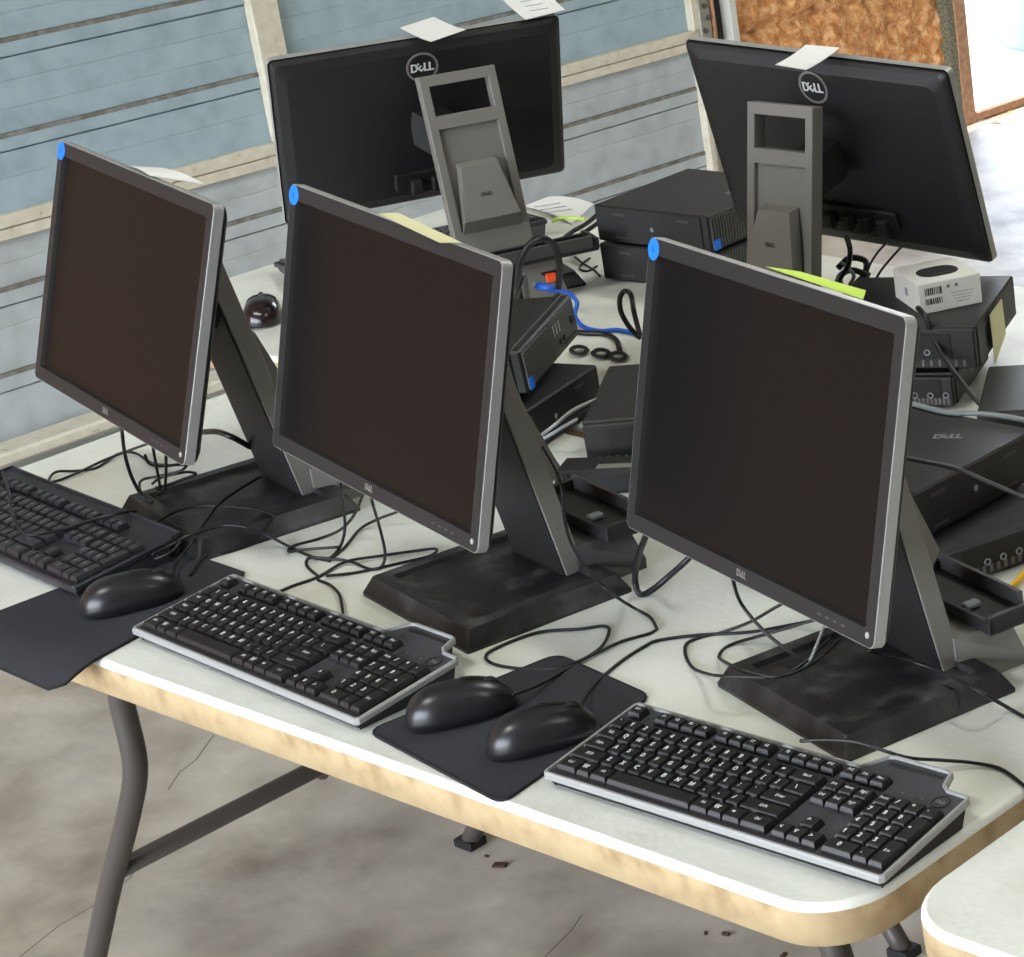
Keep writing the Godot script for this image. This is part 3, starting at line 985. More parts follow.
func key_layout() -> Array:
	# [x centre, z centre, width, depth, legend]
	var u := 0.0187
	var out := []
	var zr := [-0.0194, -0.0381, -0.0568, -0.0755, -0.0942, -0.1190]
	var x0 := 0.010
	var rows := [
		[[1.5, "Ctrl"], [1.0, "W"], [1.25, "Alt"], [6.0, ""], [1.25, "Alt"], [1.0, "W"], [1.25, "="], [1.75, "Ctrl"]],
		[[2.25, "Shift"], [1, "Z"], [1, "X"], [1, "C"], [1, "V"], [1, "B"], [1, "N"], [1, "M"], [1, ","], [1, "."], [1, "/"], [2.75, "Shift"]],
		[[1.75, "Caps"], [1, "A"], [1, "S"], [1, "D"], [1, "F"], [1, "G"], [1, "H"], [1, "J"], [1, "K"], [1, "L"], [1, ";"], [1, "'"], [2.25, "Enter"]],
		[[1.5, "Tab"], [1, "Q"], [1, "W"], [1, "E"], [1, "R"], [1, "T"], [1, "Y"], [1, "U"], [1, "I"], [1, "O"], [1, "P"], [1, "["], [1, "]"], [1.5, "\\"]],
		[[1, "`"], [1, "1"], [1, "2"], [1, "3"], [1, "4"], [1, "5"], [1, "6"], [1, "7"], [1, "8"], [1, "9"], [1, "0"], [1, "-"], [1, "="], [2, "Back"]],
	]
	for r in 5:
		var x := x0
		for k in rows[r]:
			var w: float = k[0] * u
			out.append([x + w / 2, zr[r], w, u, k[1]])
			x += w
	var names := ["Esc", "F1", "F2", "F3", "F4", "F5", "F6", "F7", "F8", "F9", "F10", "F11", "F12"]
	var fx := [0.0, 2.0, 3.0, 4.0, 5.0, 6.5, 7.5, 8.5, 9.5, 11.0, 12.0, 13.0, 14.0]
	for i in 13:
		out.append([x0 + (fx[i] + 0.5) * u, zr[5], u, u * 0.88, names[i]])
	var nx := 0.297
	var nav := [["PrS", "ScL", "Pau"], ["Ins", "Hom", "PgU"], ["Del", "End", "PgD"]]
	for i in 3:
		out.append([nx + (i + 0.5) * u, zr[5], u, u * 0.88, nav[0][i]])
		out.append([nx + (i + 0.5) * u, zr[4], u, u, nav[1][i]])
		out.append([nx + (i + 0.5) * u, zr[3], u, u, nav[2][i]])
		out.append([nx + (i + 0.5) * u, zr[0], u, u, ["<", "v", ">"][i]])
	out.append([nx + 1.5 * u, zr[1], u, u, "^"])
	var px := 0.3595
	var pad := [["Num", "/", "*", "-"], ["7", "8", "9", ""], ["4", "5", "6", ""], ["1", "2", "3", ""]]
	for r in 4:
		for i in 4:
			if i == 3 and r > 0:
				continue
			out.append([px + (i + 0.5) * u, zr[4 - r], u, u, pad[r][i]])
	out.append([px + 3.5 * u, (zr[3] + zr[2]) / 2, u, u * 2, "+"])
	out.append([px + 3.5 * u, (zr[1] + zr[0]) / 2, u, u * 2, "Ent"])
	out.append([px + 1.0 * u, zr[0], u * 2, u, "0"])
	out.append([px + 2.5 * u, zr[0], u, u, "."])
	return out


func make_legends(layout: Array) -> ArrayMesh:
	if legend_mesh == null:
		var st := SurfaceTool.new()
		st.begin(Mesh.PRIMITIVE_TRIANGLES)
		var lay := Basis(Vector3.RIGHT, -PI / 2)
		var cache := {}
		for k in layout:
			var s: String = k[4]
			if s == "":
				continue
			if not cache.has(s):
				cache[s] = text_mesh(s, 0.0078 if s.length() == 1 else 0.0048, s.length() == 1, 0.0002)
			var dx := -0.0025 if s.length() == 1 else 0.0
			st.append_from(cache[s], 0, Transform3D(lay, Vector3(k[0] + dx, 0.0083, k[1] - 0.0016)))
		legend_mesh = st.commit()
	return legend_mesh


func keyboard(label: String, pos: Vector3, yaw: float, opt := {}) -> void:
	var t := thing("keyboard", label, "keyboard", Vector3(pos.x, TY + pos.y, pos.z), yaw, "keyboards")
	var old: bool = opt.get("old", false)
	var outline := [Vector2(0, 0), Vector2(0.442, 0), Vector2(0.442, -0.135), Vector2(0, -0.135)]
	var L := 0.442
	# outline with clipped front corners and, on the newer ones, the card reader bump at the back
	var loop := [Vector2(0.004, 0.0), Vector2(L - 0.004, 0.0), Vector2(L, -0.004), Vector2(L, -0.131), Vector2(L - 0.005, -0.136)]
	if not old:
		loop += [Vector2(0.414, -0.137), Vector2(0.406, -0.142), Vector2(0.400, -0.160), Vector2(0.394, -0.163), Vector2(0.328, -0.163), Vector2(0.320, -0.160), Vector2(0.303, -0.137)]
	else:
		loop += [Vector2(L - 0.006, -0.150), Vector2(0.1, -0.150)]
	loop += [Vector2(0.004, -0.136 if not old else -0.150), Vector2(0.0, -0.131), Vector2(0.0, -0.004)]
	var slope := 0.016 / 0.135
	var lvl := func(p: Vector2, h: float) -> Vector3:
		return Vector3(p.x, h - p.y * slope, p.y)
	var ring := func(h: float, inset: float) -> Array:
		var out := []
		var n := loop.size()
		for i in n:
			var a: Vector2 = (loop[i] - loop[(i - 1 + n) % n]).normalized()
			var b: Vector2 = (loop[(i + 1) % n] - loop[i]).normalized()
			var m := Vector2(a.y, -a.x) + Vector2(b.y, -b.x)
			m = m.normalized()
			out.append(lvl.call(loop[i] + m * inset, h))
		return out
	var st := begin()
	ringband(st, [ring.call(0.009, 0.003), ring.call(0.011, 0.0), ring.call(0.016, 0.0), ring.call(0.018, 0.0015), ring.call(0.018, 0.004), ring.call(0.0145, 0.0045)], Vector3(0, -0.5, 1))
	part("frame", done(st), M.silver if not old else M.deck_old, t)
	# deck
	st = begin()
	var top: Array = ring.call(0.0152, 0.0044)
	var flat := PackedVector2Array()
	for p in top:
		flat.append(Vector2(p.x, p.z))
	var ids := Geometry2D.triangulate_polygon(flat)
	for i in range(0, ids.size(), 3):
		tri(st, top[ids[i]], top[ids[i + 1]], top[ids[i + 2]], Vector3.UP)
	part("deck", done(st), M.deck if not old else M.deck_old, t)
	# dark underside down to the table
	st = begin()
	var low := []
	for p in ring.call(0.0, 0.010):
		low.append(Vector3(p.x, 0.001, p.z))
	ringband(st, [low, ring.call(0.0095, 0.004), ring.call(0.0145, 0.0045)], Vector3(0, 0, 1))
	part("underside", done(st), M.kb_under if not old else M.stand_dark, t)
	var deck := Transform3D(Basis(Vector3.RIGHT, atan(slope)), Vector3(0, 0.0152, 0))
	var layout := key_layout()
	for k in layout:
		part("key", key_mesh(k[2], k[3]), M.key if not old else M.key_old, t, deck * T(k[0], 0, k[1]))
	var lg := part("key_lettering", make_legends(layout), M.legend if not old else M.legend_dim, t, deck)
	lg.set_meta("label", "white key lettering")
	if not old:
		part("card_slot", rbox(0.066, 0.0016, 0.004, 0.0004), M.deep, t, deck * T(0.361, 0.0006, -0.152))
		var lp := deck * Transform3D(Basis(Vector3.RIGHT, -PI / 2), Vector3(0.417, 0.0003, -0.1195))
		part("logo_ring", ring_mesh(0.0085, 0.0094, 0.0005, 24), M.deep, t, lp)
		part("logo_letters", logo_letters(0.0062), M.stand, t, lp)
		for i in 3:
			part("indicator", rbox(0.002, 0.0005, 0.001, 0.0001), M.legend_dim, t, deck * T(0.372 + 0.012 * i, 0.0003, -0.117))


func build_keyboards() -> void:
	keyboard("black keyboard with worn shiny keys and a cord lying across it", Vector3(-2.0226, 0, -0.119), -0.079, {"old": true})
	keyboard("middle keyboard, black with silver rim, between the two mouse mats", Vector3(-1.4106, 0, -0.0493), -0.0572)
	keyboard("black keyboard with silver rim at the rounded table corner", Vector3(-0.7023, 0, -0.0418), 0.0266)
	keyboard("black keyboard by the paper sheets behind the two-note monitor", Vector3(-2.398, 0, -1.49), 4.323, {"old": true})


# ---------------------------------------------------------------- mice and mats
func mouse_point(t: float, q: float, grow := 0.0) -> Vector3:
	# t 0 at the palm end, 1 at the cord end; q 0..1 across from side to side over the top
	var L := 0.114
	var e := absf(2.0 * t - 1.0)
	var w := 0.0305 * pow(1.0 - pow(e, 3.2), 0.5) * (1.0 - 0.10 * t) + grow
	if t > 0.5:
		w = maxf(w, 0.0305 * 0.62 * (1.0 - (t - 0.5) * 0.3))
		if t > 0.985:
			w *= 0.85
	var h := 0.0375 * pow(maxf(0.0, 1.0 - pow(absf(t - 0.40) / 0.62, 2.6)), 0.55)
	if t < 0.4:
		h = 0.0375 * pow(maxf(0.0, 1.0 - pow((0.4 - t) / 0.4, 2.6)), 0.5)
	h = maxf(h, 0.006) + grow
	var a := PI * q
	var x := -w * signf(cos(a)) * pow(absf(cos(a)), 0.8)
	var y := 0.003 + h * pow(sin(a), 0.75)
	return Vector3(x, y, L * (0.5 - t))


func mouse_patch(t0: float, t1: float, q0: float, q1: float, nt: int, nq: int, grow: float, solid: bool) -> ArrayMesh:
	var st := begin(true)
	for i in nt:
		for j in nq:
			var ta := lerpf(t0, t1, float(i) / nt)
			var tb := lerpf(t0, t1, float(i + 1) / nt)
			var qa := lerpf(q0, q1, float(j) / nq)
			var qb := lerpf(q0, q1, float(j + 1) / nq)
			var a := mouse_point(ta, qa, grow)
			var b := mouse_point(tb, qa, grow)
			var c := mouse_point(tb, qb, grow)
			var d := mouse_point(ta, qb, grow)
			quad(st, a, b, c, d, (a + b + c + d) * 0.25 - Vector3(0, 0.008, 0))
	if solid:
		for i in nt:
			var ta := lerpf(t0, t1, float(i) / nt)
			var tb := lerpf(t0, t1, float(i + 1) / nt)
			quad(st, mouse_point(ta, 0), mouse_point(tb, 0), mouse_point(tb, 1), mouse_point(ta, 1), Vector3.DOWN)
		for j in nq:
			var qa := float(j) / nq
			var qb := float(j + 1) / nq
			tri(st, mouse_point(1, qa), mouse_point(1, qb), mouse_point(1, 0.5) * Vector3(0, 0.3, 1), Vector3(0, 0, -1))
	return done(st)


func mouse(label: String, pos: Vector3, yaw: float, m: Material) -> void:
	var t := thing("computer_mouse", label, "mouse", Vector3(pos.x, TY + pos.y, pos.z), yaw, "computer mice")
	part("body", mouse_patch(0.0, 1.0, 0.0, 1.0, 26, 18, 0.0, true), m, t)
	part("button", mouse_patch(0.56, 0.985, 0.22, 0.485, 10, 6, 0.0008, false), m, t)
	part("button", mouse_patch(0.56, 0.985, 0.515, 0.78, 10, 6, 0.0008, false), m, t)
	var st := begin(true)
	var rings := []
	for x in [-0.0035, -0.002, 0.002, 0.0035]:
		var ring := []
		var r := 0.0095 if absf(x) < 0.003 else 0.0082
		for k in 16:
			ring.append(Vector3(x, sin(TAU * k / 16) * r, cos(TAU * k / 16) * r))
		rings.append(ring)
	loft(st, rings)
	var wp := mouse_point(0.80, 0.5)
	part("scroll_wheel", done(st), M.deep, t, T(0, wp.y - 0.0055, wp.z))
	for sx in [-1, 1]:
		part("glide_foot", rbox(0.02, 0.003, 0.01, 0.0005), M.deep, t, T(0, 0.0015, sx * 0.04))


func mat_mesh(c: Array, h: float, thick: float) -> ArrayMesh:
	# quadrilateral mat with rounded corners; each corner is a Vector3 in the world
	var st := begin()
	var loop := []
	for i in 4:
		var p: Vector3 = c[i]
		var a: Vector3 = p + (c[(i + 3) % 4] - p).normalized() * 0.018
		var b: Vector3 = p + (c[(i + 1) % 4] - p).normalized() * 0.018
		for k in 5:
			var s := k / 4.0
			loop.append(a.lerp(p, s).lerp(p.lerp(b, s), s))
	var lo := []
	var hi := []
	for p in loop:
		lo.append(Vector3(p.x, p.y + h, p.z))
		hi.append(Vector3(p.x, p.y + h + thick, p.z))
	loft(st, [lo, hi])
	return done(st)


func build_mice() -> void:
	# mats: the first hangs over the table edge and sags there
	var st := begin(true)
	var A := Vector3(-1.640, 0, 0.052)
	var ux := Vector3(1, 0, 0.035).normalized()
	var uz := Vector3(0.06, 0, -1).normalized()
	var nx := 14
	var nz := 22
	var w := 0.248
	var d := 0.292
	var f := func(i: int, j: int, up: float) -> Vector3:
		var p: Vector3 = A + ux * ((w - 0.075 * j / nz) * i / nx) + uz * (d * j / nz)
		# rounded corners
		var over := maxf(0.0, p.z + 0.004)
		var y := TY + 0.0006 - over * over * 3.2
		return Vector3(p.x, y + up, p.z)
	var inside := func(i: int, j: int) -> bool:
		return not ((i == 0 or i == nx - 1) and (j == 0 or j == nz - 1))
	for i in nx:
		for j in nz:
			if inside.call(i, j):
				quad(st, f.call(i, j, 0.003), f.call(i + 1, j, 0.003), f.call(i + 1, j + 1, 0.003), f.call(i, j + 1, 0.003), Vector3.UP)
				quad(st, f.call(i, j, 0.0), f.call(i + 1, j, 0.0), f.call(i + 1, j + 1, 0.0), f.call(i, j + 1, 0.0), Vector3.DOWN)
			else:
				var ii := [i, i + 1]
				var jj := [j, j + 1]
				var ci: int = ii[0] if i == 0 else ii[1]
				var cj: int = jj[0] if j == 0 else jj[1]
				var oi: int = ii[1] if i == 0 else ii[0]
				var oj: int = jj[1] if j == 0 else jj[0]
				for up in [0.003, 0.0]:
					tri(st, f.call(oi, cj, up), f.call(oi, oj, up), f.call(ci, oj, up), Vector3.UP if up > 0 else Vector3.DOWN)
	var m1 := thing("mouse_mat", "black mouse mat sagging over the table edge", "mouse mat", Vector3.ZERO, 0.0, "mouse mats")
	part("cloth_top", done(st), M.pad, m1)
	var edge := []
	for i in range(1, nx):
		edge.append(f.call(i, 0, 0.0012))
	for j in range(1, nz):
		edge.append(f.call(nx, j, 0.0012))
	for i in range(nx - 1, 0, -1):
		edge.append(f.call(i, nz, 0.0012))
	for j in range(nz - 1, 0, -1):
		edge.append(f.call(0, j, 0.0012))
	edge.append(edge[0])
	part("stitched_edge", tube(edge, 0.0021, 6, false), M.pad_edge, m1)
	var m2 := thing("mouse_mat", "black mouse mat lying flat under two mice", "mouse mat", Vector3.ZERO, 0.0, "mouse mats")
	var c := [Vector3(-0.965, TY, -0.033), Vector3(-0.712, TY, 0.003), Vector3(-0.752, TY, -0.235), Vector3(-0.925, TY, -0.258)]
	part("cloth_top", mat_mesh(c, 0.0004, 0.0028), M.pad, m2)
	var loop := []
	for i in 4:
		var p: Vector3 = c[i]
		var a: Vector3 = p + (c[(i + 3) % 4] - p).normalized() * 0.018
		var b: Vector3 = p + (c[(i + 1) % 4] - p).normalized() * 0.018
		for k in 5:
			var s := k / 4.0
			loop.append(a.lerp(p, s).lerp(p.lerp(b, s), s) + Vector3(0, 0.0020, 0))
	loop.append(loop[0])
	part("stitched_edge", tube(loop, 0.0019, 6, false), M.pad_edge, m2)
	mouse("black computer mouse alone on the sagging mat", Vector3(-1.500, 0.0036, -0.108), -0.42, M.mouse)
	mouse("black computer mouse beside the silver-rimmed keyboard's number pad, on the flat mat", Vector3(-0.900, 0.0036, -0.103), -0.53, M.mouse)
	mouse("black computer mouse next to the corner keyboard, on the flat mat", Vector3(-0.772, 0.0036, -0.103), -0.47, M.mouse)
	mouse("dark glossy computer mouse on the far table near the garage door", Vector3(-2.345, 0.0, -0.90), 0.9, M.mouse_far)


# ---------------------------------------------------------------- papers
func sheet(pts: Array, thick := 0.0006, bend := 0.0) -> ArrayMesh:
	# four corners; a thin sheet that may curl along its first side
	var st := begin(true)
	var n := 8
	var f := func(s: float, t: float, up: float) -> Vector3:
		var p: Vector3 = pts[0].lerp(pts[1], s).lerp(pts[3].lerp(pts[2], s), t)
		return p + Vector3(0, up - bend * 4.0 * t * (1.0 - t), 0)
	for i in n:
		for j in n:
			for up in [thick, 0.0]:
				quad(st, f.call(float(i) / n, float(j) / n, up), f.call(float(i + 1) / n, float(j) / n, up), f.call(float(i + 1) / n, float(j + 1) / n, up), f.call(float(i) / n, float(j + 1) / n, up), Vector3.UP if up > 0 else Vector3.DOWN)
	return done(st)


func build_papers() -> void:
	# notes taped to the top edges of the monitors (heights are those of the edges)
	var h := 0.432
	single("paper_note", "white paper note taped at the middle of the two-note monitor's top", "note", sheet([at(400, 28, h), at(434, 17, h), at(466, 30, h - 0.004), at(431, 42, h - 0.004)], 0.0006, 0.002), M.paper, Transform3D(), "paper notes on monitors")
	var n2 := thing("paper_note", "white printed note taped at the corner of the two-note monitor's top", "note", Vector3.ZERO, 0.0, "paper notes on monitors")
	part("sheet", sheet([at(500, -3, h), at(548, -8, h), at(565, 10, h - 0.002), at(526, 20, h - 0.006)], 0.0006, 0.002), M.paper, n2)
	for k in 3:
		var a := at(520 + 5 * k, 2 + 4.5 * k, h + 0.0)
		var b := at(536 + 6 * k, -1 + 4.5 * k, h + 0.0)
		part("print_line", tube([a, b], 0.0006, 4, false), M.print, n2)
	h = 0.452
	single("paper_note", "white paper note taped on the monitor beside the opening", "note", sheet([at(806, 45, h), at(840, 48, h), at(806, 70, h - 0.004), at(775, 65, h - 0.004)], 0.0006, 0.002), M.paper, Transform3D(), "paper notes on monitors")
	h = 0.463
	single("paper_note", "curled white note sticking out behind the wall-end screen's top edge", "note", sheet([at(122, 166, h), at(160, 168, h - 0.003), at(203, 184, h - 0.012), at(150, 176, h)], 0.0006, -0.004), M.paper, Transform3D(), "paper notes on monitors")
	h = 0.474
	single("paper_note", "pale yellow note lying behind the middle screen's top edge", "note", sheet([at(378, 214, h), at(398, 213, h), at(462, 243, h), at(440, 243, h)], 0.0006, 0.0), M.note_yellow, Transform3D(), "paper notes on monitors")
	h = 0.478
	single("paper_note", "bright green note behind the corner screen's top edge", "note", sheet([at(766, 267, h), at(800, 272, h), at(866, 291, h), at(863, 300, h)], 0.0006, 0.0), M.note_green, Transform3D(), "paper notes on monitors")
	# sheets on the far table
	var ps := thing("paper_sheet", "printed paper sheet curling on the far table", "paper", Vector3.ZERO, 0.0, "paper sheets on the far table")
	part("sheet", sheet([at(522, 207, 0.002), at(548, 197, 0.006), at(594, 204, 0.012), at(572, 224, 0.002)], 0.0006, -0.006), M.paper, ps)
	for k in 3:
		part("print_line", tube([at(534 + 6 * k, 207 + 3 * k, 0.012), at(560 + 6 * k, 203 + 3 * k, 0.014)], 0.0007, 4, false), M.print, ps)
	single("paper_sheet", "white paper sheet under the stacked computers' cables", "paper", sheet([at(585, 228, 0.001), at(612, 224, 0.001), at(618, 236, 0.001), at(588, 240, 0.001)], 0.0006), M.paper, Transform3D(), "paper sheets on the far table")
	# sticky note on the side of the computer with the carton
	var yaw := 0.452
	var xf := Transform3D(Basis(Vector3.UP, yaw), Vector3(-1.157, TY + 0.0505, -1.15))
	var q := []
	for p in [Vector2(0.055, 0.062), Vector2(-0.02, 0.062), Vector2(-0.025, 0.008), Vector2(0.05, -0.012)]:
		q.append(xf * Vector3(0.1205 + 0.004, p.y, p.x))
	var st := begin()
	quad(st, q[0], q[1], q[2], q[3], xf.basis.x)
	var o := []
	for p in q:
		o.append(p - xf.basis.x * 0.0008)
	quad(st, o[0], o[1], o[2], o[3], -xf.basis.x)
	single("sticky_note", "pale yellow sticky note on the side of the carton's computer", "note", done(st), M.note_yellow)


# ---------------------------------------------------------------- cables
func cable(label: String, pts: Array, r: float, m: Material, group := "loose cables", called := "cable") -> void:
	var p := []
	for q in pts:
		p.append(at(q[0], q[1], maxf(q[2], r)) if q.size() == 3 else q[0])
	single(called, label, "cable", tube(p, r, 7), m, Transform3D(), group)


func build_cables() -> void:
	var r := 0.0019
	# behind the worn keyboard and under the wall-end monitor
	cable("thin black cord looping over the bare table behind the worn keyboard", [[30, 482, 0], [52, 482, 0.0], [75, 474, 0.004], [100, 462, 0.004], [125, 452, 0.01], [150, 443, 0.02]], r, M.cable)
	cable("thin black cord with a round loop behind the worn keyboard", [[50, 490, 0], [49, 480, 0.004], [56, 472, 0.006], [74, 471, 0.0], [96, 468, 0], [118, 454, 0.004], [135, 453, 0.004], [155, 464, 0.004], [185, 465, 0.01]], r, M.cable)
	cable("black video cable hanging below the wall-end monitor onto its base", [[120, 412, 0.16], [122, 432, 0.15], [125, 455, 0.10], [132, 478, 0.06], [143, 497, 0.03], [152, 502, 0.027]], 0.0023, M.cable)
	cable("black cord hanging straight below the wall-end monitor", [[151, 430, 0.15], [153, 447, 0.14], [156, 465, 0.10], [160, 487, 0.03], [158, 494, 0.026]], r, M.cable)
	cable("second black cord hanging straight below the wall-end monitor", [[166, 436, 0.15], [166, 452, 0.14], [166, 470, 0.09], [165, 490, 0.027]], r, M.cable)
	cable("tangled black cord in a bundle under the wall-end monitor's corner", [[145, 455, 0.10], [150, 464, 0.08], [165, 466, 0.06], [183, 463, 0.05], [190, 459, 0.05], [182, 470, 0.04], [160, 476, 0.03], [142, 480, 0.028], [140, 490, 0.028], [150, 500, 0.028]], r, M.cable)
	cable("short tangled black cord under the wall-end monitor's corner", [[152, 484, 0.03], [160, 478, 0.034], [175, 474, 0.05], [188, 472, 0.045], [196, 474, 0.04], [186, 478, 0.035], [170, 484, 0.03], [155, 488, 0.028]], r, M.cable)
	cable("thick black cables crossing behind the wall-end monitor's stand", [[204, 432, 0.08], [218, 432, 0.09], [232, 437, 0.09], [250, 447, 0.06]], 0.004, M.cable)
	cable("black cord lying across the worn keyboard", [[3, 472, 0.045], [8, 490, 0.045], [12, 510, 0.042], [18, 527, 0.038], [30, 535, 0.036], [60, 530, 0.034], [95, 519, 0.038], [120, 513, 0.04], [136, 511, 0.03]], r, M.cable)
	cable("black mouse cord running over the wall-end monitor's base to the single mouse", [[176, 583, 0.02], [174, 572, 0.012], [178, 560, 0.012], [190, 545, 0.02], [203, 525, 0.028], [218, 505, 0.028], [238, 490, 0.028], [260, 477, 0.03]], r, M.cable)
	cable("black cord bowed across the wall-end monitor's base", [[156, 523, 0.032], [175, 512, 0.03], [200, 506, 0.028], [235, 507, 0.028], [268, 512, 0.028], [272, 520, 0.026], [255, 536, 0.012], [230, 551, 0.003], [205, 556, 0.006], [190, 575, 0.006]], r, M.cable)
	cable("long black cord running from the wall-end base towards the middle monitor", [[168, 545, 0.02], [190, 535, 0.03], [222, 526, 0.03], [246, 527, 0.03], [268, 536, 0.012], [290, 547, 0], [310, 556, 0.0], [330, 561, 0]], r, M.cable)
	cable("black cord end lying beside the worn keyboard's edge", [[152, 555, 0.028], [166, 548, 0.03], [180, 541, 0.03], [170, 553, 0.025], [155, 559, 0.02]], r, M.cable)
	# under the middle monitor
	cable("black cord hanging below the middle monitor towards the wall-end base", [[339, 466, 0.11], [340, 483, 0.10], [343, 505, 0.06], [345, 528, 0.02], [340, 547, 0.004], [328, 560, 0]], r, M.cable)
	cable("black cord sweeping to a loop left of the middle base", [[368, 478, 0.09], [363, 494, 0.08], [354, 515, 0.04], [340, 530, 0.01], [318, 539, 0], [293, 546, 0], [289, 552, 0.003], [300, 550, 0.004], [340, 547, 0.006]], r, M.cable)
	cable("black cord crossing the table beneath the middle monitor's lower edge", [[412, 505, 0.03], [394, 513, 0.02], [378, 519, 0.01], [360, 529, 0.003], [345, 547, 0.0], [330, 559, 0]], r, M.cable)
	cable("black cord dropping below the middle monitor into a flat loop", [[369, 482, 0.11], [372, 501, 0.10], [379, 525, 0.05], [385, 552, 0.012], [382, 566, 0.004], [370, 569, 0.0], [352, 562, 0.003], [335, 559, 0.004], [310, 558, 0.004], [307, 566, 0.0], [318, 576, 0.0]], r, M.cable)
	cable("black cord in a long narrow loop left of the middle base", [[262, 600, 0], [290, 587, 0], [318, 577, 0.0], [345, 562, 0.004], [380, 556, 0.004], [415, 551, 0.003], [436, 549, 0.003], [430, 556, 0.002], [400, 563, 0.0], [360, 572, 0.0], [326, 576, 0.004]], r, M.cable)
	cable("black cord ending at the back of the middle keyboard", [[318, 580, 0.0], [330, 585, 0.002], [339, 594, 0.004], [342, 606, 0.006], [344, 622, 0.006]], r, M.cable)
	cable("black mouse cord looping in front of the middle base", [[512, 695, 0.02], [540, 684, 0.01], [575, 664, 0], [600, 648, 0], [609, 632, 0], [604, 626, 0], [580, 629, 0], [540, 632, 0], [505, 644, 0], [486, 655, 0], [494, 664, 0], [525, 669, 0.0], [560, 668, 0.003], [590, 656, 0.004], [620, 642, 0], [648, 634, 0], [657, 629, 0]], r, M.cable)
	cable("black cord leaving the middle cradle and falling over the base edge", [[543, 447, 0.22], [555, 468, 0.205], [562, 490, 0.185], [564, 515, 0.155], [570, 540, 0.12], [584, 565, 0.075], [603, 586, 0.035], [618, 598, 0.028], [634, 608, 0.006], [650, 617, 0], [657, 629, 0]], r, M.cable)
	cable("black mouse cord running from the corner mouse across the table", [[580, 714, 0.022], [584, 700, 0.014], [596, 683, 0.004], [620, 662, 0], [645, 646, 0], [660, 640, 0], [700, 635, 0.0], [750, 632, 0.0], [790, 625, 0.004], [815, 620, 0.01], [845, 612, 0.03]], r, M.cable)
	cable("thick black cable looped beside the middle base", [[652, 518, 0.12], [645, 538, 0.10], [638, 558, 0.06], [635, 580, 0.02], [640, 594, 0.004], [652, 590, 0.006], [668, 577, 0.02], [687, 560, 0.045], [706, 540, 0.06]], 0.0038, M.cable)
	# under the corner monitor
	cable("black cord drooping below the corner monitor onto its base", [[731, 562, 0.12], [733, 580, 0.11], [742, 605, 0.07], [765, 632, 0.045], [790, 652, 0.03], [808, 664, 0.026]], 0.0021, M.cable)
	cable("black cord with a wide loop left of the corner base", [[802, 594, 0.06], [778, 606, 0.05], [750, 622, 0.02], [720, 633, 0.0], [690, 641, 0.0], [685, 652, 0.0], [692, 667, 0], [708, 674, 0.012], [722, 676, 0.028], [745, 677, 0.03], [775, 677, 0.029], [797, 668, 0.03], [818, 650, 0.03], [832, 636, 0.04]], r, M.cable)
	cable("black cord with a narrow loop over the corner base's corner", [[835, 612, 0.04], [810, 621, 0.03], [770, 633, 0.01], [730, 645, 0.0], [719, 656, 0.0], [725, 662, 0.012], [736, 667, 0.029], [752, 672, 0.031], [775, 677, 0.031], [800, 670, 0.03], [822, 656, 0.032], [840, 640, 0.04]], r, M.cable)
	cable("pale thin cord hanging under the corner monitor's lower edge", [[824, 612, 0.11], [823, 627, 0.10], [818, 642, 0.06], [810, 660, 0.03], [804, 668, 0.027]], r, M.cable_pale)
	cable("black cord crossing the corner base towards the bare table", [[868, 650, 0.07], [890, 656, 0.05], [920, 664, 0.035], [950, 676, 0.033], [980, 692, 0.031], [998, 702, 0.016], [1012, 710, 0.0], [1040, 726, 0.002]], 0.0022, M.cable)
	cable("black keyboard cord curving off the corner keyboard", [[800, 741, 0.042], [830, 740, 0.044], [860, 743, 0.045], [905, 757, 0.03], [940, 760, 0.012], [975, 763, 0.004], [1005, 771, 0.0], [1040, 800, 0.002]], r, M.cable)
	# right side
	cable("pale grey cable lying over the marked computer's lid", [[905, 402, 0.118], [925, 407, 0.119], [950, 413, 0.119], [985, 414, 0.12], [1024, 420, 0.12], [1050, 428, 0.12]], 0.0034, M.cable_grey)
	cable("black cable stretched past the marked computer's side", [[905, 458, 0.16], [930, 463, 0.15], [960, 470, 0.14], [990, 483, 0.13], [1024, 498, 0.12], [1050, 512, 0.11]], 0.0028, M.cable)
	cable("thick black cable hanging from the carton's computer", [[918, 308, 0.135], [926, 318, 0.13], [934, 338, 0.10], [950, 366, 0.07], [968, 390, 0.05], [986, 410, 0.03]], 0.0042, M.cable)
	cable("yellow cable bending beside the thin black case", [[1000, 590, 0.006], [1012, 586, 0.006], [1024, 574, 0.006], [1040, 560, 0.006]], 0.0042, M.cable_yellow)
	# behind the monitor by the opening
	cable("black cord hanging below the monitor beside the opening", [[905, 243, 0.17], [893, 256, 0.15], [880, 272, 0.12], [872, 288, 0.08], [868, 300, 0.05]], r, M.cable)
	cable("second black cord hanging below the monitor beside the opening", [[890, 240, 0.17], [878, 252, 0.14], [868, 270, 0.11], [869, 290, 0.06]], r, M.cable)
	cable("thick black cable bunched beside the stand near the opening", [[846, 236, 0.17], [850, 250, 0.15], [848, 266, 0.12], [840, 280, 0.09], [846, 292, 0.05]], 0.0042, M.cable)
	cable("coiled black cable lying behind the corner monitor near the carton", [[838, 268, 0.10], [850, 258, 0.11], [866, 262, 0.10], [862, 278, 0.07], [848, 288, 0.05], [838, 280, 0.06], [850, 270, 0.09], [870, 276, 0.08]], 0.005, M.cable)
	cable("short grey cable end beside the stand near the opening", [[840, 262, 0.11], [848, 268, 0.10], [854, 276, 0.09], [850, 284, 0.07]], 0.003, M.cable_grey)
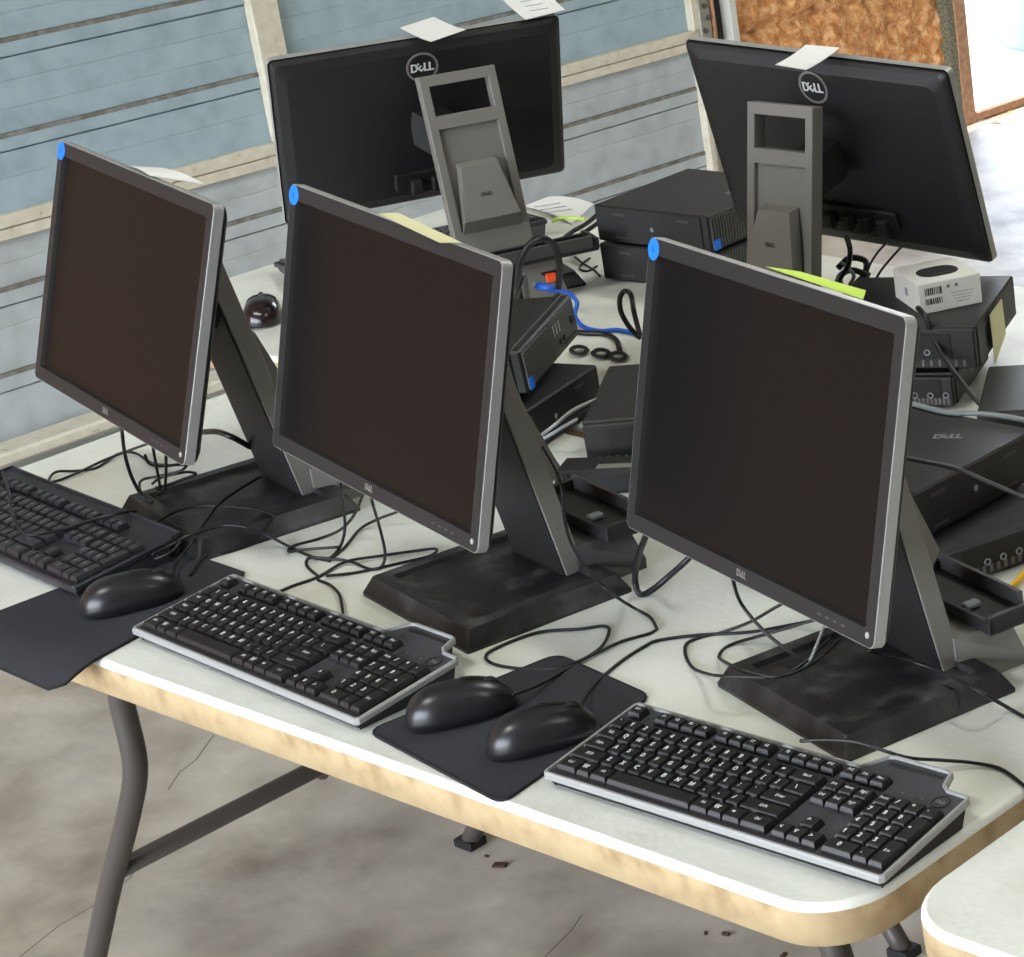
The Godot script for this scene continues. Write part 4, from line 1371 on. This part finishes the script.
	# around the two-note monitor's stand
	cable("thick black cable arching over the grey pedestal", [[522, 305, 0.02], [518, 285, 0.06], [520, 262, 0.11], [530, 244, 0.14], [543, 238, 0.15], [554, 246, 0.13], [559, 262, 0.10], [559, 282, 0.06], [556, 305, 0.01]], 0.0055, M.cable)
	var net := thing("network_cable", "blue network cable plugged into the grey pedestal", "cable", Vector3.ZERO, 0.0, "loose cables")
	var bp := []
	for q in [[548, 288, 0.047], [556, 290, 0.045], [568, 293, 0.04], [577, 302, 0.03], [575, 316, 0.012], [584, 327, 0.004], [600, 331, 0.004], [618, 330, 0.004], [640, 335, 0.004]]:
		bp.append(at(q[0], q[1], q[2]))
	part("cord", tube(bp, 0.0036, 7), M.cable_blue, net)
	part("plug", tube([at(538, 286, 0.048), at(544, 287, 0.048), at(556, 290, 0.045)], 0.0068, 8, false), M.cable_blue, net)
	part("contact", tube([at(534, 285, 0.048), at(538, 286, 0.048)], 0.005, 6, false), M.cable_pale, net)
	cable("black cable lying beside the blue network cable", [[565, 330, 0.004], [585, 333, 0.003], [605, 334, 0.003], [616, 340, 0.003], [620, 352, 0.003]], 0.0042, M.cable)
	cable("upright black cable loop beside the corner monitor's edge", [[640, 338, 0.02], [630, 328, 0.04], [621, 312, 0.07], [620, 298, 0.09], [625, 291, 0.10], [631, 295, 0.10], [634, 312, 0.06], [640, 335, 0.03]], 0.004, M.cable)
	cable("bunch of black cables hanging at the tilted computer's back", [[508, 330, 0.004], [514, 305, 0.06], [519, 286, 0.10], [523, 276, 0.11], [527, 292, 0.06], [528, 310, 0.004]], 0.004, M.cable)
	cable("black cable running from the stacked computers to the far keyboard", [[598, 214, 0.08], [586, 224, 0.05], [572, 232, 0.035], [556, 244, 0.03], [545, 250, 0.03]], 0.004, M.cable)
	cable("second black cable running from the stacked computers to the far keyboard", [[600, 222, 0.07], [588, 230, 0.05], [574, 240, 0.035], [562, 250, 0.03]], 0.004, M.cable)
	cable("green and black cord end beside the printed sheet", [[552, 222, 0.02], [560, 218, 0.025], [572, 218, 0.025], [585, 219, 0.03]], 0.003, M.note_green)
	cable("thin black cord on the table below the stacked computers", [[575, 257, 0.01], [584, 264, 0.004], [594, 270, 0], [600, 276, 0]], r, M.cable)
	cable("thin black cord loop on the table below the stacked computers", [[590, 258, 0.004], [582, 264, 0], [580, 269, 0], [588, 271, 0], [597, 266, 0]], r, M.cable)
	for k in 3:
		var pts := []
		var cx: float = [579.0, 601.0, 618.0][k]
		var cy: float = [350.0, 353.0, 356.0][k]
		for i in 17:
			var a := TAU * i / 16.0 * 2.0
			pts.append([cx + cos(a) * (9.0 - i * 0.15), cy + sin(a) * (4.0 - i * 0.05), 0.004 + 0.0012 * i / 4.0])
		cable(["small dark cable coil touching the tilted computer", "small dark cable coil between two like coils", "small dark cable coil beside the flat computer's corner"][k], pts, 0.0028, M.cable, "coiled cables", "cable_coil")
	# pale leads by the middle cradle
	cable("pale lead curving under the level computer's edge", [[540, 436, 0.03], [556, 424, 0.05], [572, 411, 0.06], [590, 402, 0.065], [600, 398, 0.06]], 0.0026, M.cable_pale)
	cable("second pale lead by the middle cradle", [[541, 440, 0.03], [555, 432, 0.04], [565, 426, 0.045], [578, 419, 0.05]], 0.0026, M.cable_grey)
	cable("black lead crossing the table patch behind the middle cradle", [[540, 447, 0.03], [550, 456, 0.02], [560, 470, 0.02], [566, 482, 0.04]], 0.0032, M.cable)


# ---------------------------------------------------------------- small things
func build_small_things() -> void:
	# white carton with a picture of a dark round device
	var t := thing("carton", "small white product carton with barcodes and a dark device printed on top", "box", Vector3(-1.128, TY + 0.1155, -1.172), 1.115 - 0.04)
	var w := 0.094
	var h := 0.044
	part("box", rbox(w, h, w + 0.006, 0.0012), M.carton, t, T(0, h / 2, 0))
	var top := Transform3D(Basis(Vector3.RIGHT, -PI / 2), Vector3(0.0, h, 0.004))
	var st := begin()
	loft(st, [rr(0.060, 0.046, 0.021, 0.0, 6), rr(0.060, 0.046, 0.021, 0.0005, 6)])
	part("device_picture", done(st), M.ink, t, top)
	part("device_mark", logo_letters(0.0001) if false else rbox(0.022, 0.0012, 0.0004, 0.0001), M.stand_dark, t, top * T(0, -0.012, 0.0006))
	var fz := (w + 0.006) / 2
	for row in 2:
		var x := -w / 2 + 0.010
		while x < -w / 2 + 0.034:
			var b := rng.randf_range(0.0008, 0.0022)
			part("barcode_bar", rbox(b, 0.0105 if row == 0 else 0.0085, 0.0004, 0.0), M.ink, t, T(x, h - 0.013 - row * 0.0145, fz + 0.0001))
			x += b + rng.randf_range(0.0008, 0.0016)
	for k in 4:
		part("print_line", rbox(0.034 - 0.004 * k, 0.0008, 0.0004, 0.0), M.print, t, T(0.018, h - 0.021 - 0.0045 * k, fz + 0.0001))
	for k in 2:
		part("print_mark", rbox(0.0045, 0.0045, 0.0004, 0.0), M.stand, t, T(-0.002 + 0.012 * k, h - 0.010, fz + 0.0001))
	part("side_print", rbox(0.0004, 0.012, 0.010, 0.0), M.print, t, T(-w / 2 - 0.0001, h / 2, 0.0))
	# power switch box on the pedestal of the two-note monitor
	var a := at(549, 277, 0.04)
	var s := thing("power_switch", "orange rocker switch set in a dark frame on the grey pedestal", "switch", a, 4.323 + PI - 0.15)
	part("switch_frame", rbox(0.032, 0.02, 0.006, 0.001), M.deep, s)
	part("rocker", rbox(0.017, 0.015, 0.008, 0.0015), M.orange, s, T(0.003, 0, 0.002))
	var pa := at(607, 487, 0.0)
	var ad := thing("power_adapter", "flat black power adapter between the flat computer and the middle cradle", "adapter", Vector3(pa.x, TY, pa.z), 0.55)
	part("brick", rbox(0.12, 0.034, 0.055, 0.005), M.deep, ad, T(0, 0.017, 0))
	part("rating_label", rbox(0.05, 0.0006, 0.014, 0.0001), M.stand, ad, T(0.02, 0.0342, 0.012))
	part("lead", tube([Vector3(0.074, 0.018, 0), Vector3(0.10, 0.014, 0.005), Vector3(0.13, 0.004, 0.02)], 0.0032, 7), M.cable, ad)
	# dry leaf bits on the floor
	var specks := [[500, 866, 0.022], [487, 857, 0.008], [726, 935, 0.012], [706, 934, 0.008], [784, 956, 0.012]]
	for q in specks:
		var p := at(q[0], q[1], -TY)
		single("dry_leaf", "small dry leaf scrap on the concrete floor", "leaf", rbox(q[2], 0.004, q[2] * 0.6, 0.001), M.leaf, Transform3D(Basis(Vector3.UP, q[0]), Vector3(p.x, 0.002, p.z)), "leaf scraps on the floor")
	# blue barrel outside
	var b := wall_xf * Vector3(1.28, -0.03, -0.62)
	var bar := thing("barrel", "blue plastic barrel outside the opening", "barrel", b)
	var bst := begin(true)
	var rings := []
	for q in [[0.0, 0.26], [0.02, 0.28], [0.28, 0.29], [0.30, 0.30], [0.32, 0.29], [0.58, 0.29], [0.60, 0.30], [0.62, 0.29], [0.86, 0.28], [0.88, 0.26]]:
		var ring := []
		for k in 28:
			ring.append(Vector3(cos(TAU * k / 28) * q[1], q[0], sin(TAU * k / 28) * q[1]))
		rings.append(ring)
	loft(bst, rings)
	part("drum", done(bst), M.blue_plastic, bar)
	part("lid_ring", rbox(0.05, 0.02, 0.05, 0.004), M.deep, bar, T(0.12, 0.888, 0.0))
